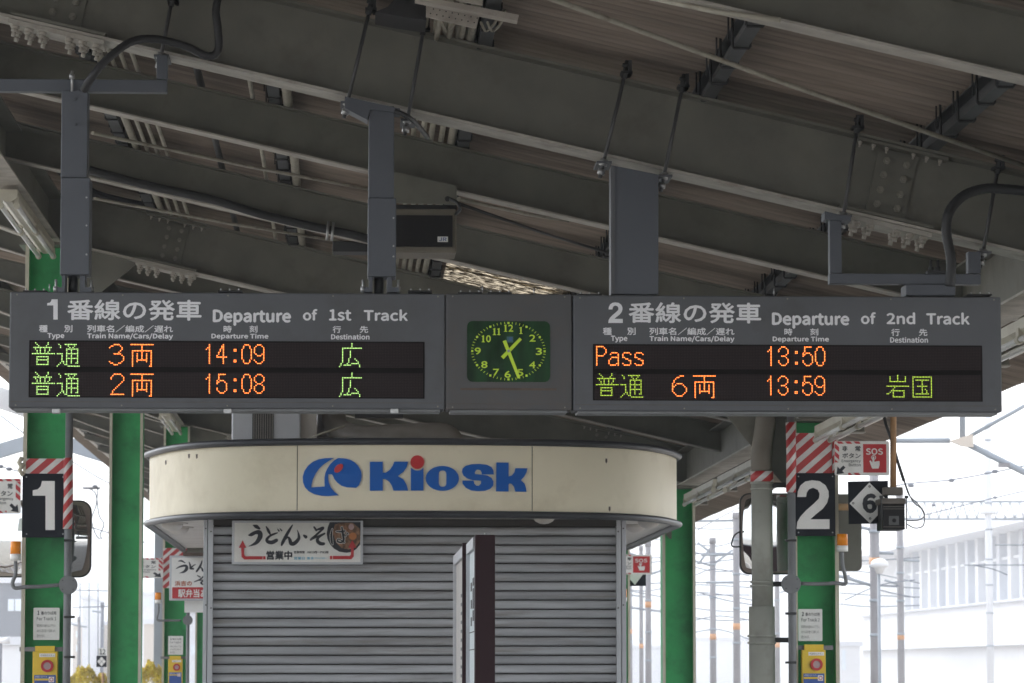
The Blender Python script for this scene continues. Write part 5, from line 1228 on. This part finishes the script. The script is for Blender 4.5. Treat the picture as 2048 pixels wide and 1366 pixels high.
for x, y, Y in ((1822, 971, 60), (1903, 960.5, 60), (1990, 943, 60), (18, 938, 60), (1, 933, 60), (190, 973, 70), (1867, 1010, 80), (1990, 995, 80)):
    q = at(x, y, Y); o = MB().tube([q - Vector((.05, 0, 0)), q - Vector((.025, 0, 0)), q + Vector((.025, 0, 0)), q + Vector((.05, 0, 0))], [.015, .034, .034, .015], 10).build('insulator', M['bgdark']); tag(o, 'small dark bead on the wire ' + ('beyond the left columns' if x < 300 else 'beside the pale tube bracket'), 'insulator', 'bead insulators ' + ('on the left' if x < 300 else 'on the right'))
o = MB(); pxbox(o, 166, 974, 200, 978, 70, .1); tag(o.build('wire_clamp', M['concrete']), 'small clamp on the wire between the left green columns', 'clamp')

# white station building right
hb = thing('white_building', 'long white building with a band of tall windows beyond the tracks', 'building', (36, 230, -1.15))
X0 = 35.0
YA, YB = X0 * FPX / (2100 - 700), X0 * FPX / (1728 - 700)
def zr(r): return CAMZ + r * X0
MB().box(X0, X0 + 14, YA - 20, YB, -1.15, zr(.102)).build('lower_wall', M['bgwhite'], hb)
MB().box(X0 - .8, X0 - .02, YA - 20, YB + 8, zr(.0355), zr(.042)).build('ledge', M['bggrey'], hb)
MB().box(X0 - .5, X0 - .02, YA - 20, YB, zr(.101), zr(.104)).build('sill_band', M['bggrey'], hb)
MB().box(X0 + .4, X0 + .6, YA - 20, YB - 14, zr(.104), zr(.206)).build('glazing', M['bgglass'], hb)
MB().box(X0 + .7, X0 + 14, YA - 20, YB, zr(.104), zr(.206)).build('inner_wall', M['bgwhite'], hb)
MB().box(X0 - .1, X0 + .35, YA - 20, YB - 14, zr(.166), zr(.170)).build('transom', M['bgwhite'], hb)
y = YA - 18
while y < YB - 14:
    MB().box(X0 - .25, X0 + .38, y, y + .9, zr(.104), zr(.206)).build('mullion', M['bggrey'] if int(y) % 2 else M['bgwhite'], hb); y += 3.3
pr = [(X0 - 2.5, zr(.206)), (X0 - 2.6, zr(.214)), (X0 - 1.5, zr(.228)), (X0 + 2, zr(.246)), (X0 + 14, zr(.27)), (X0 + 14, zr(.206))]
MB().prism(pr, YA - 20, YB + 6).build('roof', M['bgwhite'], hb)
MB().box(X0 - 2.5, X0 - 2.42, YA - 20, YB + 6, zr(.2035), zr(.206)).build('gutter', M['bggrey'], hb)
# other far buildings
def bld(px0, py0, px1, Y, m, label, windows=(), depth=12):
    a = at(px0, py0, Y); b = at(px1, py0, Y); t = thing('far_building', label, 'building', ((a.x + b.x) / 2, Y, -1.15))
    MB().box(a.x, b.x, Y, Y + depth, -1.15, a.z).build('wall', M[m], t)
    MB().box(a.x - .15, b.x + .15, Y - .15, Y + depth, a.z + .001, a.z + .25).build('roof', M['bggrey'], t)
    for (x0, y0, x1, y1) in windows:
        f = MB(); pxbox(f, x0, y0, x1, y1, Y - .06, .05); f.build('window', M['bgglass'], t)
    return t
bld(-80, 1166, 46, 160, 'bgdark', 'dark grey house left of the number 1 column', [(16, 1198, 28, 1222), (30, 1198, 42, 1222)])
bld(-80, 1290, 50, 110, 'bgwhite', 'low white roof at the bottom left corner')
bld(146, 1250, 217, 260, 'bgbrown', 'pale tan building low between the left columns', [(152, 1262, 160, 1275), (168, 1262, 176, 1275), (184, 1262, 192, 1275), (152, 1290, 160, 1303), (168, 1290, 176, 1303)])
bld(165, 1198, 182, 250, 'bggrey', 'small grey block standing over the tan building')
bld(283, 1190, 330, 250, 'bgwhite', 'pale building seen left of the far column', [(288, 1198, 300, 1212), (304, 1198, 314, 1212), (288, 1230, 296, 1245)])
bld(288, 1248, 328, 200, 'bgbrown', 'low tan wall left of the far column')
bld(372, 1226, 410, 180, 'bggrey', 'grey building behind the white panel', [(382, 1290, 404, 1310)])
bld(1640, 1292, 1720, 200, 'bgwhite', 'low white wall right of the number 2 column', [(1684, 1300, 1692, 1340)])
bld(1390, 1280, 1500, 320, 'bgwhite', 'very pale low building behind the far masts')
bld(1250, 1296, 1330, 300, 'bggrey', 'very pale low wall in the gap right of the kiosk')
# crossing sign post with 12
ps = thing('signal_sign', 'post with a white 12 plate over a black plate of four diamonds', 'sign', at(204, 1366, 60)); ps['kind'] = 'thing'
bar('post', [(206, 1345, 60.03), (206, 1480, 60.03)], .025, M['rustpole'], ps)
f = MB(); pxbox(f, 197, 1296, 213, 1311, 60, .02); f.build('number_panel', M['plate'], ps)
text('12', 199, 1298, 211, 1309, 59.995, M['ink'], ps, .02, 'numeral')
f = MB(); pxbox(f, 193, 1311.5, 213, 1334, 60, .02); f.build('diamond_panel', M['black'], ps)
for dx, dy in ((0, -5), (0, 5), (-4.6, 0), (4.6, 0)):
    MB().prism(pxpoly([(203 + dx, 1323 + dy - 4.5), (203 + dx + 4.2, 1323 + dy), (203 + dx, 1323 + dy + 4.5), (203 + dx - 4.2, 1323 + dy)], 59.98), 59.98, 59.99).build('diamond', M['plate'], ps)
# yellow shrubs
for (x0, x1, yt, Y, lab) in ((120, 222, 1330, 70, 'yellow flowering shrub between the left columns'), (262, 344, 1322, 72, 'yellow flowering shrub left of the far column')):
    a = at(x0, yt, Y); b = at(x1, yt, Y); t = thing('yellow_shrub', lab, 'shrub', ((a.x + b.x) / 2, Y, -1.15))
    cx_ = (a.x + b.x) / 2; rw = (b.x - a.x) / 2; top = a.z
    mb = MB(); rnd = random.Random(int(x0))
    for k in range(2600):
        th_ = rnd.uniform(0, 2 * math.pi); rr = rw * rnd.uniform(0, 1) ** .5; x = cx_ + rr * math.cos(th_); y = Y + rr * math.sin(th_) * .8
        hm = top - .10 - .12 * (rr / rw) ** 3 + .07 * math.sin(x * 11 + 1) + .05 * math.sin(x * 27 + y * 5) + .03 * math.sin(x * 61); z = rnd.uniform(-.9, hm) if rnd.random() < .3 else hm - abs(rnd.gauss(0, .14))
        s_ = .035; d1 = Vector((rnd.uniform(-1, 1), rnd.uniform(-1, 1), rnd.uniform(-1, 1))).normalized() * s_; d2 = d1.cross(Vector((rnd.random(), rnd.random(), rnd.random() + .1))).normalized() * s_ * .6
        c0 = Vector((x, y, z)); mb.add([c0 - d1, c0 + d2, c0 + d1, c0 - d2], [(0, 1, 2, 3)])
    mb.build('foliage', M['leaf'], t, kind='stuff')
    tk = MB()
    for k in range(5): tk.tube([(cx_ + .1 * k - .2, Y, -1.15), (cx_ + (k - 2) * rw * .35, Y + .1 * k, top - .5)], [.03, .012], 6)
    tk.build('stem', M['bark'], t)

# ------------------------------------------------------------------ pale air that fades the far masts and walls
HAZE = .0016
hz = MB().box(-1200, 1200, -250, 2600, -3.0, 60).build('haze', None, kind='stuff')
hm_ = bpy.data.materials.new('haze_air'); hm_.use_nodes = True; n = hm_.node_tree.nodes; l = hm_.node_tree.links
for q in list(n): n.remove(q)
o_ = n.new('ShaderNodeOutputMaterial'); v_ = n.new('ShaderNodeVolumePrincipled'); v_.inputs['Density'].default_value = HAZE; v_.inputs['Color'].default_value = (.93, .96, 1, 1); v_.inputs['Anisotropy'].default_value = .3
l.new(v_.outputs[0], o_.inputs['Volume']); hz.data.materials.append(hm_)
